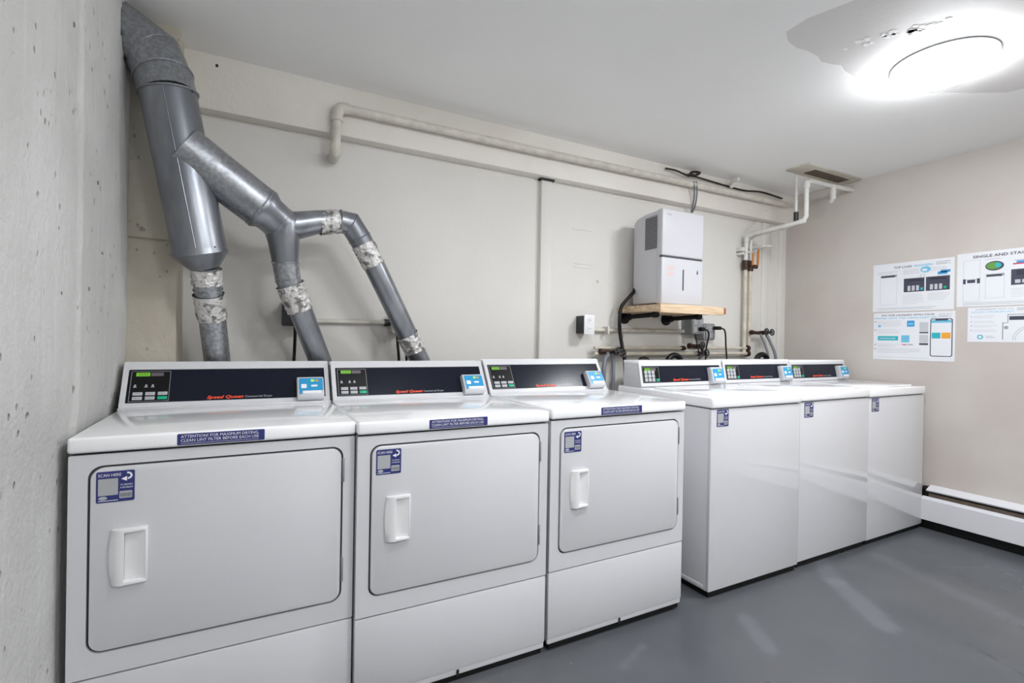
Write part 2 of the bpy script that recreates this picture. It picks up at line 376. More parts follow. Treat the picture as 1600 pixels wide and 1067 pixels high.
# left wall: board-marked concrete with a form joint ridge, slightly uneven, a hole where the duct goes out
HY, HZ, HR = .662, 2.243, .106
b = MB().use('concrete'); bm = bmesh.new(); gx = []; ys = []; y = YF - .1
while y < YW + .1: ys.append(y); y += (.006 if .06 < y < .18 else .02) if y > -1.4 else .3
zs = [FZ - .05 + i * (CZ - FZ + .1) / 78 for i in range(79)]
def lump(y, z):
    e = .002 * math.sin(y * 7 + z * 1.3) + .001 * math.sin(z * 9 + y * 3) + random.uniform(-.0008, .0008)
    e += .004 * math.exp(-((y - .115 - .012 * (z - 1.2)) / .016) ** 2) * 1.8
    return XL - .006 + e + (.013 / (1 + math.exp(-(z - .935) / .03)) if y < .74 else 0)
V = [[bm.verts.new((lump(y, z), y, z)) for z in zs] for y in ys]
for i in range(len(ys) - 1):
    for j in range(len(zs) - 1):
        yc, zc = (ys[i] + ys[i + 1]) / 2, (zs[j] + zs[j + 1]) / 2
        if (yc - HY) ** 2 + (zc - HZ) ** 2 > HR ** 2: bm.faces.new((V[i][j], V[i + 1][j], V[i + 1][j + 1], V[i][j + 1]))
b.bm(bm, True)
b.use('pilaster').add([(XL - .12, YF - .1, FZ - .05), (XL - .12, YW + .1, FZ - .05), (XL - .12, YW + .1, CZ + .05), (XL - .12, YF - .1, CZ + .05)], [[0, 1, 2, 3]])
b.use('chip')
for (y, z, h_) in ((-.118, 1.745, .034), (-.080, 1.665, .018), (-.010, 1.575, .020), (-.05, 1.42, .010), (.30, 1.62, .012), (.36, 1.42, .012), (.05, 1.95, .014), (-.02, 1.27, .010), (.22, 1.30, .012), (.10, .62, .016), (.02, .50, .014), (-.04, .74, .018), (-.02, .60, .012), (-.07, .66, .014)):
    zz = XL + .0075 + (0 if z > .93 else -.016); pl = [(y + h_ * .42 * random.uniform(.5, 1.2) * math.cos(a), z + h_ * .5 * random.uniform(.5, 1.2) * math.sin(a)) for a in [k * PI / 4 for k in range(8)]]
    b.prism(pl, 'x', zz - .012, zz + .0015, smooth=True)
struct('wall_left', b)
# stained pilaster in the back left corner, in two lifts with a joint
b = mb('pilaster').box(XL - .05, .141, .758, YW + .02, FZ - .02, 1.535, .004).box(XL - .05, .139, .760, YW + .02, 1.541, CZ + .01, .004)
b.box(XL - .04, .134, .768, YW, 1.53, 1.545)
struct('trim_4', b)

# ------------------------------------------------------------------ ceiling lights
def lamp(x, y, label, lens='lens'):
    t = thing('ceiling_light', label, 'ceiling light', (x, y, CZ), 0, 'round flush ceiling lights')
    mb('lamp_side').lathe([(.165, -.004), (.174, -.006), (.176, -.012), (.176, -.028), (.168, -.030)], (0, 0, 0)).build('cover_side', t)
    mb('box').lathe([(.0, -.0), (.177, 0), (.178, -.005), (.165, -.006)], (0, 0, 0)).build('mounting_ring', t, 'thin grey mounting ring')
    mb(lens).lathe([(.170, -.028), (.174, -.032), (.165, -.046), (.14, -.058), (.10, -.067), (.05, -.072), (.0005, -.073)], (0, 0, 0)).build('lamp_cover', t)
    return t
lamp(2.935, -.575, 'glowing round white ceiling light near the bare ceiling patch')
lamp(1.30, -.88, 'glowing round white ceiling light above the dryers, near the camera', 'lens_dim')
lamp(1.30, -2.6, 'unseen round ceiling light added for brightness in the far front left')  # added out of view to raise the room's overall brightness
lamp(2.935, -2.5, 'glowing round white ceiling light in the far front right of the room')

# ------------------------------------------------------------------ machines
W = .683; V_ = .652; DK, ZT, YC, ZK = .525, .9173, .6186, 1.0711
def scan_sticker(x, z, root, y, w_=.078, h=.078):
    b = mb('navy').prism(rrect(x, x + w_, z, z + h, .004), 'y', y - .0008, y)
    T = basis((x, y - .0009, z), (1, 0, 0), (0, 0, 1)); k = w_ / .078
    b.use('white').text('SCAN HERE', .0075, T @ Matrix.Translation((.004, h - .013, .0001)), .046)
    b.use('code').add([(.004, .018, .0002), (.044, .018, .0002), (.044, h - .018, .0002), (.004, h - .018, .0002)], [[0, 1, 2, 3]], T=T)
    # curved arrow
    b.use('white'); P = []
    for i in range(9): a = math.radians(100 - 190 * i / 8); P.append((.0635 + .008 * math.cos(a), .0645 + .0075 * math.sin(a)))
    for i in range(8):
        (x0, y0), (x1, y1) = P[i], P[i + 1]; dx, dy = x1 - x0, y1 - y0; L = math.hypot(dx, dy); nx, ny = -dy / L * .0022, dx / L * .0022
        b.add([(x0 + nx, y0 + ny, .0003), (x0 - nx, y0 - ny, .0003), (x1 - nx, y1 - ny, .0003), (x1 + nx, y1 + ny, .0003)], [[0, 1, 2, 3]], T=T)
    b.add([(.050, .057, .0003), (.062, .051, .0003), (.062, .063, .0003)], [[0, 1, 2]], T=T)
    b.text('TO REPORT', .0040, T @ Matrix.Translation((.048, .040, .0001)), .026); b.text('A PROBLEM', .0040, T @ Matrix.Translation((.048, .033, .0001)), .026)
    b.use('code').add([(.047, .008, .0002), (.073, .008, .0002), (.073, .026, .0002), (.047, .026, .0002)], [[0, 1, 2, 3]], T=T)
    b.use('ink')
    for i in range(9): b.add([(.049 + i * .0026, .011, .0003), (.0502 + i * .0026, .011, .0003), (.0502 + i * .0026, .021, .0003), (.049 + i * .0026, .021, .0003)], [[0, 1, 2, 3]], T=T)
    b.use('silver').add([(.0135 + .009 * math.cos(a), .0115 + .0045 * math.sin(a), .0002) for a in [k_ * PI / 8 for k_ in range(16)]], [list(range(16))], T=T)
    b.use('white').add([(.004, .004, .0002), (.044, .004, .0002), (.044, .0055, .0002), (.004, .0055, .0002)], [[0, 1, 2, 3]], T=T)
    b.flat = 1
    return b.build('scan_sticker', root, 'navy blue sticker with a curved white arrow', off=(0, 0, FZ))

def ST(o0, e, s_):  # frame on a slanted console face: x along the machine, y up the slope
    return basis(o0, (1, 0, 0), (0, YC - DK, ZK - ZT))
def console(root, x0, x1, yo, zo, depth, words, washer):
    """back console with its slanted face; yo, zo move the whole profile"""
    dk, yc, zt, zk = DK + yo, YC + yo, ZT + zo, ZK + zo
    if washer: dk, yc, zt, zk = .459, .487, .934, 1.073
    yb = depth
    L = math.hypot(yc - dk, zk - zt); T = basis((x0, dk, zt), (1, 0, 0), (0, yc - dk, zk - zt)); Wd = x1 - x0
    b = mb('enamel').prism([(dk + .004, zt - .004), (yb, zt - .004), (yb, zk - .012), (yb - .012, zk), (yc + .006, zk), (yc + .002, zk - .006)], 'x', x0 + .002, x1 - .002, .003)
    # raised frame round the fascia
    q = lambda u, v_, t: T @ Vector((u, v_, .005 - t))
    plate_hole(rrect(.0, Wd, .002, L + .001, .006), rrect(.016, Wd - .016, .020, L - .030, .003), q, .009, b)
    c = b.build('console', root, off=(0, 0, FZ))
    b = mb('enamel_top_lit').box(x0 - .001, x1 + .001, yc - .008, yb + .001, zk - .018, zk + .001, .006); b.build('console_cap', c, off=(0, 0, FZ))
    fl, fr, fb, ft = .016, Wd - .016, .020, L - .030
    b = mb('fascia').prism(rrect(fl, fr, fb, ft, .002), 'z', -.0005, .0012, T=T); b.build('fascia', c, 'navy black fascia', off=(0, 0, FZ))
    cw = .125
    b = mb('ctrl').prism(rrect(fl + .006, fl + cw, fb + .004, ft - .004, .005), 'z', .001, .0022, T=T)
    b.use('line')
    x_, y_, X_, Y_ = fl + .008, fb + .006, fl + cw - .002, ft - .006; h = .0006
    for (a0, a1, c0, c1) in ((x_, X_, y_, y_ + 2 * h), (x_, X_, Y_ - 2 * h, Y_), (x_, x_ + 2 * h, y_, Y_), (X_ - 2 * h, X_, y_, Y_)):
        b.box(a0, a1, c0, c1, .0022, .0026, T=T)
    b.build('control_panel', c, 'black control panel with a thin grey outline', off=(0, 0, FZ))
    dl, db = fl + .022, ft - .026
    b = mb('lcd_on').box(dl, dl + .040, db, db + .014, .0022, .0030, T=T)
    b.use('lcd_digit').text('200', .0095, T @ Matrix.Translation((dl + .004, db + .0022, .0031)), .031, shear=.25)
    b.use('lcd_off').box(dl + .043, dl + .080, db, db + .014, .0022, .0028, T=T); b.build('display', c, 'green lit digital display', off=(0, 0, FZ))
    if not washer:
        for (u, v_) in ((.022, 0), (.054, .001), (.073, .001)):
            b = mb('icon').prism([(fl + u - .005, fb + .060), (fl + u + .005, fb + .060), (fl + u + .002, fb + .072), (fl + u - .002, fb + .072)], 'z', .0022, .0027, T=T)
            b.build('indicator_icon', c, off=(0, 0, FZ))
    for i in range(3):
        for j in range(2 if not washer else 3):
            g = (i == 2 and j == 0)
            if washer:
                u0 = fl + .018 + i * .026; v0 = fb + .009 + j * .020; bw, bh = .020, .017
                if j == 2: v0 = fb + .009 + 2 * .020
            else: u0 = fl + .018 + i * .036; v0 = fb + .012 + j * .017; bw, bh = .028, .0125
            mk = 'btn_g' if (g and not washer) else 'btn'
            b = mb(mk).box(u0, u0 + bw, v0, v0 + bh, .0018, .0042, .001, T=T)
            if not (g and not washer): b.use('gink').box(u0 + .004, u0 + bw - .004, v0 + bh * .4, v0 + bh * .6, .0042, .0044, T=T)
            b.build('button', c, 'green start button' if (g and not washer) else None, off=(0, 0, FZ))
    if washer:
        b = mb('btn_g').box(fl + .100, fl + .122, fb + .010, fb + .022, .0018, .0042, .001, T=T); b.build('button', c, 'green start button', off=(0, 0, FZ))
    b = mb('red').text('Speed Queen', .0115, T @ Matrix.Translation((Wd * .375, fb + .009, .0016)), .118, bold=.03, shear=.3)
    b.use('silver').text(words, .0085, T @ Matrix.Translation((Wd * .375 + .123, fb + .0095, .0016)), .092); b.flat = 1
    b.build('lettering', c, 'orange red and silver lettering', off=(0, 0, FZ))
    # payment card reader hung on the right of the fascia
    u0, u1, v0, v1 = Wd - .122, Wd - .024, .003, .096; dz = .034
    b = mb('reader').prism([(v0, 0), (v1 + .002, 0), (v1 + .002, dz - .008), (v1 - .006, dz), (v0 + .012, dz + .004), (v0, dz - .006)], 'x', u0, u1, .004, T=T)
    r = b.build('card_reader', root, 'grey card reader with a blue face', off=(0, 0, FZ))
    T2 = T @ basis((0, v0 + .012, dz + .0045), (1, 0, 0), (0, (v1 - .006) - (v0 + .012), -.004))
    b = mb('cyan').prism(rrect(u0 + .007, u1 - .004, .018, .072, .003), 'z', -.0005, .0010, T=T2)
    b.add([(u0 + .007, .003, .0008), (u0 + .017, .003, .0008), (u0 + .017, .020, .0008), (u0 + .007, .020, .0008)], [[0, 1, 2, 3]], T=T2)
    b.use('white').prism(rrect(u0 + .014, u0 + .034, .028, .046, .003), 'z', .001, .0014, T=T2); b.prism(rrect(u0 + .050, u0 + .074, .034, .042, .003), 'z', .001, .0014, T=T2)
    b.prism(rrect(u0 + .020, u1 - .012, .006, .017, .003), 'z', -.0002, .0006, T=T2)
    b.use('green_led').prism(rrect(u0 + .050, u0 + .062, .056, .066, .002), 'z', .001, .0016, T=T2)
    b.use('orange').prism(rrect(u0 + .066, u0 + .078, .057, .065, .002), 'z', .001, .0014, T=T2)
    b.build('face_label', r, 'bright blue label with white icons', off=(0, 0, FZ))

def feet(root, w_, d, z1):
    for (x, y) in ((.05, .05), (w_ - .05, .05), (.05, d - .05), (w_ - .05, d - .05)):
        mb('black').cyl((x, y, FZ), (x, y, z1 + .012), .022, 16).build('foot', root, off=(0, 0, FZ))

def make_dryer(loc, rz, label):
    t = thing('tumble_dryer', label, 'dryer', loc, rz, 'white dryers in the row')
    zs, zc = .3103, .8739; o = (0, 0, FZ)
    # cabinet: sides and back behind the front panels
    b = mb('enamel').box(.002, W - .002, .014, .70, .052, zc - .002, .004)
    b.build('cabinet', t, off=o)
    b = mb('seam').box(.006, W - .006, .006, .02, .052, zc - .001); b.build('gap_shade_fill', t, 'dark sheet painting the shade in the front panel gaps', off=o)  # dark sheet paints the shade seen through the panel gaps
    # front panel with the door opening
    fo = rrect(.0015, W - .0015, zs + .0035, zc - .002, .004, 3); fi = rrect(.0395, .6485, .3715, .8435, .032, 8)
    b = MB().use('enamel'); plate_hole(fo, fi, lambda u, v_, d: Vector((u, .0 + d, v_)), .013, b)
    b.torus((0, 0, -5), (0, 0, 1), .001, .0001, 3, 3) if False else None
    b.build('front_panel', t, off=o)
    # door: slab with rounded edges
    b = mb('enamel').prism(rrect(.0450, .6430, .3770, .8380, .029, 8), 'y', -.0045, .0125, .0032)
    door = b.build('door', t, off=o)
    # handle: a curved plate with a scooped pocket open to the right
    x0, x1, z0, z1 = .089, .165, .540, .681; N = 10; b = MB().use('plastic')
    # left convex wing
    vs = []; prof = [(x0, -.0035), (x0 + .002, -.011), (x0 + .010, -.0185), (x0 + .020, -.0230), (x0 + .028, -.0225)]
    for k in range(N + 1):
        tt = k / N; z = z0 + .001 + (z1 - z0 - .002) * tt; bow = .006 * (1 - (2 * tt - 1) ** 2)
        for i, (x, y) in enumerate(prof): vs.append((x - bow * (1 if i < 2 else -.2 if i == 4 else .3), y, z))
        vs.append((x0 + .0265 + bow * -.1, -.006, z))
    m_ = 6
    b.add(vs, [[k * m_ + i, k * m_ + i + 1, (k + 1) * m_ + i + 1, (k + 1) * m_ + i] for k in range(N) for i in range(m_ - 1)] + [list(range(m_)), [N * m_ + i for i in range(m_)][::-1]], True)
    # top rail, bottom rail, right lip
    b.prism([(x0 + .004, -.0035), (x0 + .020, -.0230), (x1 - .004, -.0185), (x1, -.014), (x1, -.0035)], 'z', z1 - .009, z1, .0015)
    b.prism([(x0 + .004, -.0035), (x0 + .020, -.0230), (x1 - .004, -.0185), (x1, -.014), (x1, -.0035)], 'z', z0, z0 + .009, .0015)
    b.box(x1 - .0055, x1, -.0175, -.0035, z0 + .002, z1 - .002, .0018)
    hd = b.build('handle', door, 'white plastic recessed pull handle', off=o)
    b = MB().use('plastic'); N2 = 8; vs = []
    for k in range(N2 + 1):
        a = k / N2; x = x0 + .027 + (x1 - .005 - x0 - .027) * a; y = -.0047 - .0115 * a ** 1.6
        for z in (z0 + .008, z1 - .008): vs.append((x, y, z))
    b.add(vs, [[2 * k, 2 * k + 2, 2 * k + 3, 2 * k + 1] for k in range(N2)], True); b.flat = 1
    b.build('pocket', door, off=o)
    for z in (.432, .735):
        mb('box').box(.6455, .6520, -.0045, .006, z, z + .072, .001).build('hinge', t, 'grey steel hinge', off=o)
    # top, rolled front edge
    b = mb('enamel_top_lit').box(-.0005, W + .0005, -.008, .70, .8775, .9173, .008, 3); top = b.build('top_panel', t, off=o)
    b = mb('enamel').box(.0, W, DK - .012, DK + .02, .9150, .9225, .003); b.build('top_step', t, off=o)
    b = mb('enamel').box(.0015, W - .0015, .0, .014, .066, zs - .001, .003).box(.003, W - .003, .004, .016, .044, .0645, .002)
    b.use('dot').box(W * .50 - .004, W * .50 + .004, -.0005, .002, .040, .062); b.build('lower_panel', t, off=o)
    b = mb('black').box(.012, W - .012, .009, .66, FZ + .001, .050); b.build('base', t, 'black base painted as the shaded gap under the machine', off=o)  # black block paints the shade below the cabinet
    feet(t, W, .70, .045)
    console(t, .002, W - .003, 0, 0, .70, 'Commercial Dryer', False)
    scan_sticker(.057, .750, t, -.0046)
    x0, x1, z0, z1 = .225, .432, .882, .912; y = -.0080
    b = mb('navy').prism(rrect(x0, x1, z0, z1, .003), 'y', y - .0008, y)
    T = basis((x0, y - .0009, z0), (1, 0, 0), (0, 0, 1)); b.use('white')
    b.text('ATTENTION! FOR MAXIMUM DRYING,', .0075, T @ Matrix.Translation((.008, .0190, .0001)), .184)
    b.text('CLEAN LINT FILTER BEFORE EACH USE', .0075, T @ Matrix.Translation((.008, .0085, .0001)), .184)
    b.use('silver').box(.008, .192, .0035, .0048, .0, .0002, T=T); b.flat = 1
    b.build('warning_sticker', t, 'long navy blue sticker with white capitals', off=o)
    return t

def make_washer(loc, rz, label):
    t = thing('washing_machine', label, 'washing machine', loc, rz, 'white top-loading washers in the row'); o = (0, 0, FZ); zc = .8777
    b = mb('enamel').box(.003, V_ - .003, .012, .64, .049, zc - .002, .006).box(.0, V_, .03, .62, .056, .075, .004)
    b.build('cabinet', t, off=o)
    b = mb('seam').box(.008, V_ - .008, .006, .63, zc - .006, zc + .002); b.build('gap_shade_fill', t, 'dark strip painting the shaded gap under the top panel', off=o)  # dark strip paints the shade in the joint below the top
    b = mb('enamel_w').box(.001, V_ - .001, -.002, .012, .052, zc - .003, .0035, 3); b.build('front_panel', t, off=o)
    b = mb('enamel_top_lit').box(0, V_, -.010, .64, zc + .0015, .930, .009, 3); b.build('top_panel', t, off=o)
    b = mb('enamel_top_lit').prism(rrect(.045, .600, .035, .415, .03), 'z', .929, .937, .003); lid = b.build('lid', t, off=o)
    b = mb('enamel').prism(rrect(.25, .40, .016, .05, .01), 'z', .928, .933, .002); b.build('lid_grip', lid, off=o)
    b = mb('black').box(.012, V_ - .012, .010, .60, FZ + .001, .053); b.build('base', t, 'black base painted as the shaded gap under the machine', off=o)  # black block paints the shade below the washer
    feet(t, V_, .64, .045)
    console(t, .004, V_ - .010, 0, 0, .60, 'Commercial Washer', True)
    b = mb('dot').cyl((V_ * .50, .498, 1.068), (V_ * .50, .486, 1.070), .0055, 10); b.build('screw', t, 'small dark screw on top of the console', off=o)
    scan_sticker(.036, .795, t, -.0021)
    return t

def copy_tree(o, parent=None):
    c = o.copy(); COL.objects.link(c); c.parent = parent
    for ch in list(o.children): copy_tree(ch, c)
    return c
dr = make_dryer((0, 0, FZ), -.0044, 'white dryer at the left end of the row, beside the pitted concrete wall')
for (x, y, dz, rz, lb) in ((.6845, -.0252, 0, -.0075, 'white dryer in the middle of the three dryers'),
                           (1.376, -.0339, .0073, .0011, 'white dryer next to the first washer, rightmost of the three dryers')):
    c = copy_tree(dr); c.location = (x, y, FZ + dz); c.rotation_euler.z = rz; c['label'] = lb
for ch in dr.children: pass
wa = make_washer((2.2282, -.0291, FZ + .002), -.0015, 'white top-loading washer next to the dryers, its left side showing, leftmost of the washers')
for (x, y, dz, rz, lb) in ((2.897, -.018, .0035, .003, 'white top-loading washer in the middle of the three washers'),
                           (3.549, -.012, -.0017, .002, 'white top-loading washer at the right end of the row, beside the heater wall')):
    c = copy_tree(wa); c.location = (x, y, FZ + dz); c.rotation_euler.z = rz; c['label'] = lb

# ------------------------------------------------------------------ dryer exhaust duct
EYE = Vector((0.3808, -1.5864, 1.1764))
def at(u, v_, y):   # survey of the photograph: world point at depth y, independent of the scene's camera
    d = Vector((0.47012, 0.88259, -0.00367)) + Vector((0.88250, -0.47000, 0.01700)) * ((u - 800) / 781.3) - Vector((-0.01328, 0.01123, 0.99985)) * ((v_ - 533.5) / 781.3)
    return EYE + d * ((y - EYE.y) / d.y)
du = thing('exhaust_duct', 'galvanised sheet metal exhaust duct branching down to the three dryers', 'duct', (.23, .78, 1.0))
DO = (.23, .78, 1.0)
def dpart(name, b, label=None, parent=None): return b.build(name, parent or du, label, off=DO)
RM = .0900
A, B_, C_ = Vector((-.070, .662, 2.285)), at(240, 86, .650), at(256, 122, .625)
D0 = at(263, 147, .605); D1 = at(314, 397, .62)
dpart('main_duct', mb('steel').tube([D0, D1], RM, 48))
dpart('elbow', mb('galv').tube([A, B_, C_, D0 + (D1 - D0) * .02], [RM + .003, RM + .004, RM + .003, RM + .0015], 48), 'segmented elbow going into the concrete wall')
b = MB().use('galv')
for P_, dr_ in ((B_, (B_ - A).normalized() + (C_ - B_).normalized()), (C_, (C_ - B_).normalized() + (D0 - C_).normalized()), (D0, D1 - D0)): b.torus(P_, dr_, RM + .0048, .0030, 48)
dpart('elbow_bead', b)
ax = (D1 - D0).normalized()
b = MB().use('steel'); b.torus(D0 + ax * .003, ax, RM, .0025, 48); sd = ax.cross(Vector((0, 1, 0))).normalized()
fr = Vector((0, -1, 0)); p0 = D0 + (fr * math.cos(.1) - sd * math.sin(.1)).normalized() * (RM + .0004); p1 = p0 + (D1 - D0)
b.tube([p0, p1], .0022, 8); dpart('seam', b, 'raised lengthwise seam')
E0, E1 = D1, at(321.5, 418, .635)
dpart('reducer', mb('steel').tube([E0 - ax * .01, E0, E1], [RM + .003, RM + .004, .051], 48)); 
r1 = .0475
F0, F1, F2, F3 = E1, at(325, 452, .665), at(332, 500, .72), at(341, 575, .79)
dpart('down_pipe', mb('galv').tube([F0, F1, F2, F3, F3 + Vector((.0, .0, -.35))], r1, 32), 'galvanised pipe down to the left dryer')
def foil(name, P, r, seg=40, amp=.003):
    P = [Vector(p) for p in P]; b = MB().use('foil'); n_ = 14; pts = [P[0].lerp(P[1], k / n_) for k in range(n_ + 1)] if len(P) == 2 else smooth_path(P, 8)
    b.tube(pts, [r + .002 + amp * random.random() for _ in pts], seg, caps=False)
    for i, v_ in enumerate(b.v):
        k = i // seg; b.v[i] = pts[k] + (v_ - pts[k]) * (1 + random.uniform(-.03, .06))
    return dpart(name, b, 'crumpled silver foil tape')
foil('foil_tape', [F0 + (F1 - F0) * .05, F0.lerp(F1, .75)], r1)
foil('foil_tape', [F1.lerp(F2, .15), F1.lerp(F2, .95)], r1 + .001)
mbx = MB().use('galv'); mbx.torus(F1, F2 - F1, r1 + .001, .003, 32); dpart('pipe_bead', mbx)
# the big side branch
G1 = at(410, 326, .640); RB = .083; mainpt = D0.lerp(D1, .335); G0 = mainpt + Vector((.012, -.030, .0))
dpart('branch_duct', mb('galv').tube([G0, G1], RB, 48), 'spangled galvanised side branch')
bd = (G1 - G0).normalized(); H1 = at(438, 350, .668)
b = MB().use('galv'); b.torus(G1 - bd * .012, bd, RB, .003, 48); dpart('branch_bead', b)
dpart('branch_reducer', mb('steel').tube([G1 - bd * .005, G1 + bd * .006, G1 + bd * .026, H1], [RB + .0025, RB + .0025, .071, .070], 48))
b = MB().use('galv'); b.torus(H1 - bd * .002, bd, .0705, .0025, 48); b.torus(G1 + bd * .027, bd, .0710, .002, 48); dpart('collar_bead', b)
# wye: one leg down, one to the right
J0 = H1; rw = .051
K1 = at(446, 410, .69); Kc = at(445, 378, .68)
dpart('wye', mb('steel').tube([J0 - bd * .01, J0 + bd * .010, Kc + Vector((-.004, 0, .0)), K1], [.069, .068, .060, rw], 40), 'steel wye fitting')
L1 = at(530, 346, .695); Lc = at(480, 350, .685)
dpart('wye_branch', mb('steel').tube([H1 + Vector((.0, 0, -.008)), at(466, 352, .68), at(495, 347, .685), L1], [.060, .056, .049, .0465], 40))
# right leg: segmented elbow and long straight pipe
Q = [L1, at(548, 350, .70), at(562, 372, .705), at(576, 398, .71)]; S1 = at(655, 561, .79); Q.append(at(585, 415, .715)); Q.append(S1); Q.append(S1 + (S1 - Q[4]).normalized() * .25)
dpart('elbow', mb('steel').tube(Q[:4], [.0495, .0495, .0495, .0485], 32), 'segmented steel elbow')
b = MB().use('steel')
for i in (0, 1, 2): b.torus(Q[i], (Q[i + 1] - Q[i]).normalized() + ((Q[i] - Q[i - 1]).normalized() if i else Vector((0, 0, 0))), .0510, .0022, 32)
dpart('elbow_bead', b)
dpart('down_pipe', mb('steel').tube([Q[3], Q[4], Q[5], Q[6]], .0475, 32), 'long slanting pipe down to the rightmost dryer')
foil('foil_tape', [Lc.lerp(L1, .35), L1.lerp(Lc, .02)], .048, amp=.001)
foil('foil_tape', [Q[2].lerp(Q[3], .35), Q[4]], .0482, amp=.001)
foil('foil_tape', [Q[4].lerp(Q[5], .72), Q[4].lerp(Q[5], .90)], .0480)
# middle leg
m1, m2, m3, m4 = K1, at(450, 436, .70), at(463, 468, .72), at(501, 566, .79)
dpart('elbow', mb('galv').tube([m1, m2, m3], [rw, .0495, .0485], 32), 'galvanised elbow above the middle pipe')
b = MB().use('galv'); b.torus(m1, m1 - Kc, .0525, .0028, 32); b.torus(m2, m3 - m1, .0500, .0022, 32); dpart('elbow_bead', b)
dpart('down_pipe', mb('steel').tube([m3, m4, m4 + (m4 - m3).normalized() * .25], .0475, 32), 'slanting pipe down to the middle dryer')
foil('foil_tape', [m2.lerp(m3, .25), m3.lerp(m4, .16)], .0500, amp=.005)
b = MB().use('dot')
for (u, v_, y) in ((336, 386, .545), (407, 322, .575), (422, 354, .615), (557, 398, .665), (300, 143, .50)):
    p = at(u, v_, y); b.lathe([(.0035, 0)], (0, 0, 0), 3) if False else None; b.torus(p, (.2, -1, .1), .0016, .0018, 8, 5)
dpart('screw', b)
# rusty edge of the hole in the wall
b = MB().use('rust')
for i in range(28):
    a = 2 * PI * i / 28; r_ = HR + random.uniform(-.014, .012)
    p = Vector((XL - .006, HY + r_ * math.cos(a), HZ + min(r_, .128) * math.sin(a))); bm = bmesh.new(); bmesh.ops.create_icosphere(bm, subdivisions=1, radius=random.uniform(.008, .018)); bmesh.ops.scale(bm, vec=(.5, 1, 1), verts=bm.verts); bmesh.ops.translate(bm, vec=p, verts=bm.verts); b.bm(bm, True)
tag(b.build('crumbling_filler'), 'rusty brown crumbling filler around the duct hole in the concrete wall', 'filler', kind='stuff')

# ------------------------------------------------------------------ pipe along the beam
yp = .870
P = [at(523, 246, .945), at(523, 238, yp + .01), at(524.5, 225, yp), at(527, 178, yp), at(531, 170, yp), at(543, 170, yp), at(860, 240.5, yp), at(1230, 320, yp)]
t = thing('drain_pipe', 'cream painted pipe running along the beam, its left end turning down into the wall', 'pipe', tuple(P[2])); po = tuple(P[2])
pm = [P[3] + Vector((0, 0, 0)), P[3]]
el = [at(526.5, 186, yp), at(527.5, 176, yp), at(533, 169.5, yp), at(545, 171, yp)]
mb('pipe').tube([at(524, 243, yp), el[0]], .021, 20).build('drop_pipe', t, off=po)
b = mb('pipe').tube(smooth_path([el[0] + Vector((0, 0, -.01))] + el, 4), .0265, 20); b.build('elbow', t, off=po)
mb('pipe').tube([el[3], P[6], P[7]], .0215, 20).build('long_pipe', t, off=po)
b = mb('pipe').tube(smooth_path([at(524, 226, yp), at(523.5, 240, yp + .004), at(521, 246, .925), at(520, 247, .945)], 4), .0265, 20); b.build('lower_elbow', t, off=po)
b = MB().use('dot').tube([P[7], P[7] + (P[7] - P[6]).normalized() * .004], .014, 16); b.build('open_end', t, 'dark open pipe end', off=po)
# wires above it
def cable(name, pts, r, m, label, cat='cable', sub=5, group=None):
    pts = [Vector(p) for p in pts]; o = tuple(pts[0])
    ob = mb(m).tube(smooth_path(pts, sub), r, 10).build(name, off=o); return tag(ob, label, cat, group)
cable('wire', [at(1040, 263, .88), at(1055, 266, .87), at(1072, 273, .86), at(1090, 277, .87), at(1120, 286, .89), at(1160, 297, .89), at(1190, 300, .88), at(1222, 310, .89)], .006, 'cable', 'dark wire lying along the ceiling corner above the cream pipe')
cable('wire', [at(1075, 275, .85), at(1082, 269, .84), at(1093, 270, .84), at(1086, 274, .85), at(1078, 272, .86)], .009, 'cable', 'short dark loop of wire above the dehumidifier, at the ceiling corner')
cable('wire', [at(1084, 283, .85), at(1085, 300, .86), at(1084, 315, .88), at(1080, 332, .92)], .006, 'greyhose', 'grey wire hanging from the cream pipe behind the dehumidifier, the left of the pair', 'cable')
cable('wire', [at(1088, 283, .85), at(1089, 300, .86), at(1087, 318, .88), at(1082, 332, .93)], .005, 'greyhose', 'grey wire hanging from the cream pipe behind the dehumidifier, the right of the pair', 'cable')
cable('wire', [at(1198, 328, .90), at(1188, 340, .93), at(1175, 352, .945), at(1165, 362, .945)], .003, 'dirty', 'thin cream wire drooping from the beam towards the two water pipes', 'cable')
b = mb('pipe_w').tube(smooth_path([at(1143, 293, .87), at(1143, 287, .86), at(1147, 282, .82), at(1154, 280, .78)], 4), .013, 14)
tag(b.build('pipe_hook', off=tuple(at(1143, 293, .87))), 'short white hook on top of the cream pipe near the ceiling', 'hook')

# ------------------------------------------------------------------ water pipes in the right corner
xa, xb_ = 3.714, 3.764
t = thing('water_pipe', 'white water pipe from the right wall, stepping down, with a thick bend at the ceiling', 'pipe', (xa, .93, FZ)); po = (xa, .93, FZ); r = .0145
pts = [(XR, .472, 2.305), (4.02, .472, 2.296), (xa + .03, .472, 2.286), (xa, .472, 2.27), (xa, .472, 2.045), (xa, .49, 2.018), (xa, .56, 2.010), (xa, .895, 1.998), (xa, .928, 1.975), (xa, .93, 1.90), (xa, .93, 1.80)]
mb('pipe_w').tube(pts, r, 16).build('supply_run', t, off=po)
b = MB().use('pipe_w')
for k in (3, 5, 8): b.tube([Vector(pts[k]).lerp(Vector(pts[k - 1]), .4 if k != 5 else .15), pts[k], Vector(pts[k]).lerp(Vector(pts[k + 1]), .15 if k == 3 else .3)], r + .0045, 16)
b.build('pipe_fitting', t, off=po)
mb('dirty').tube([(xa, .93, 1.80), (xa, .93, 1.09)], r - .001, 16).build('riser', t, off=po)
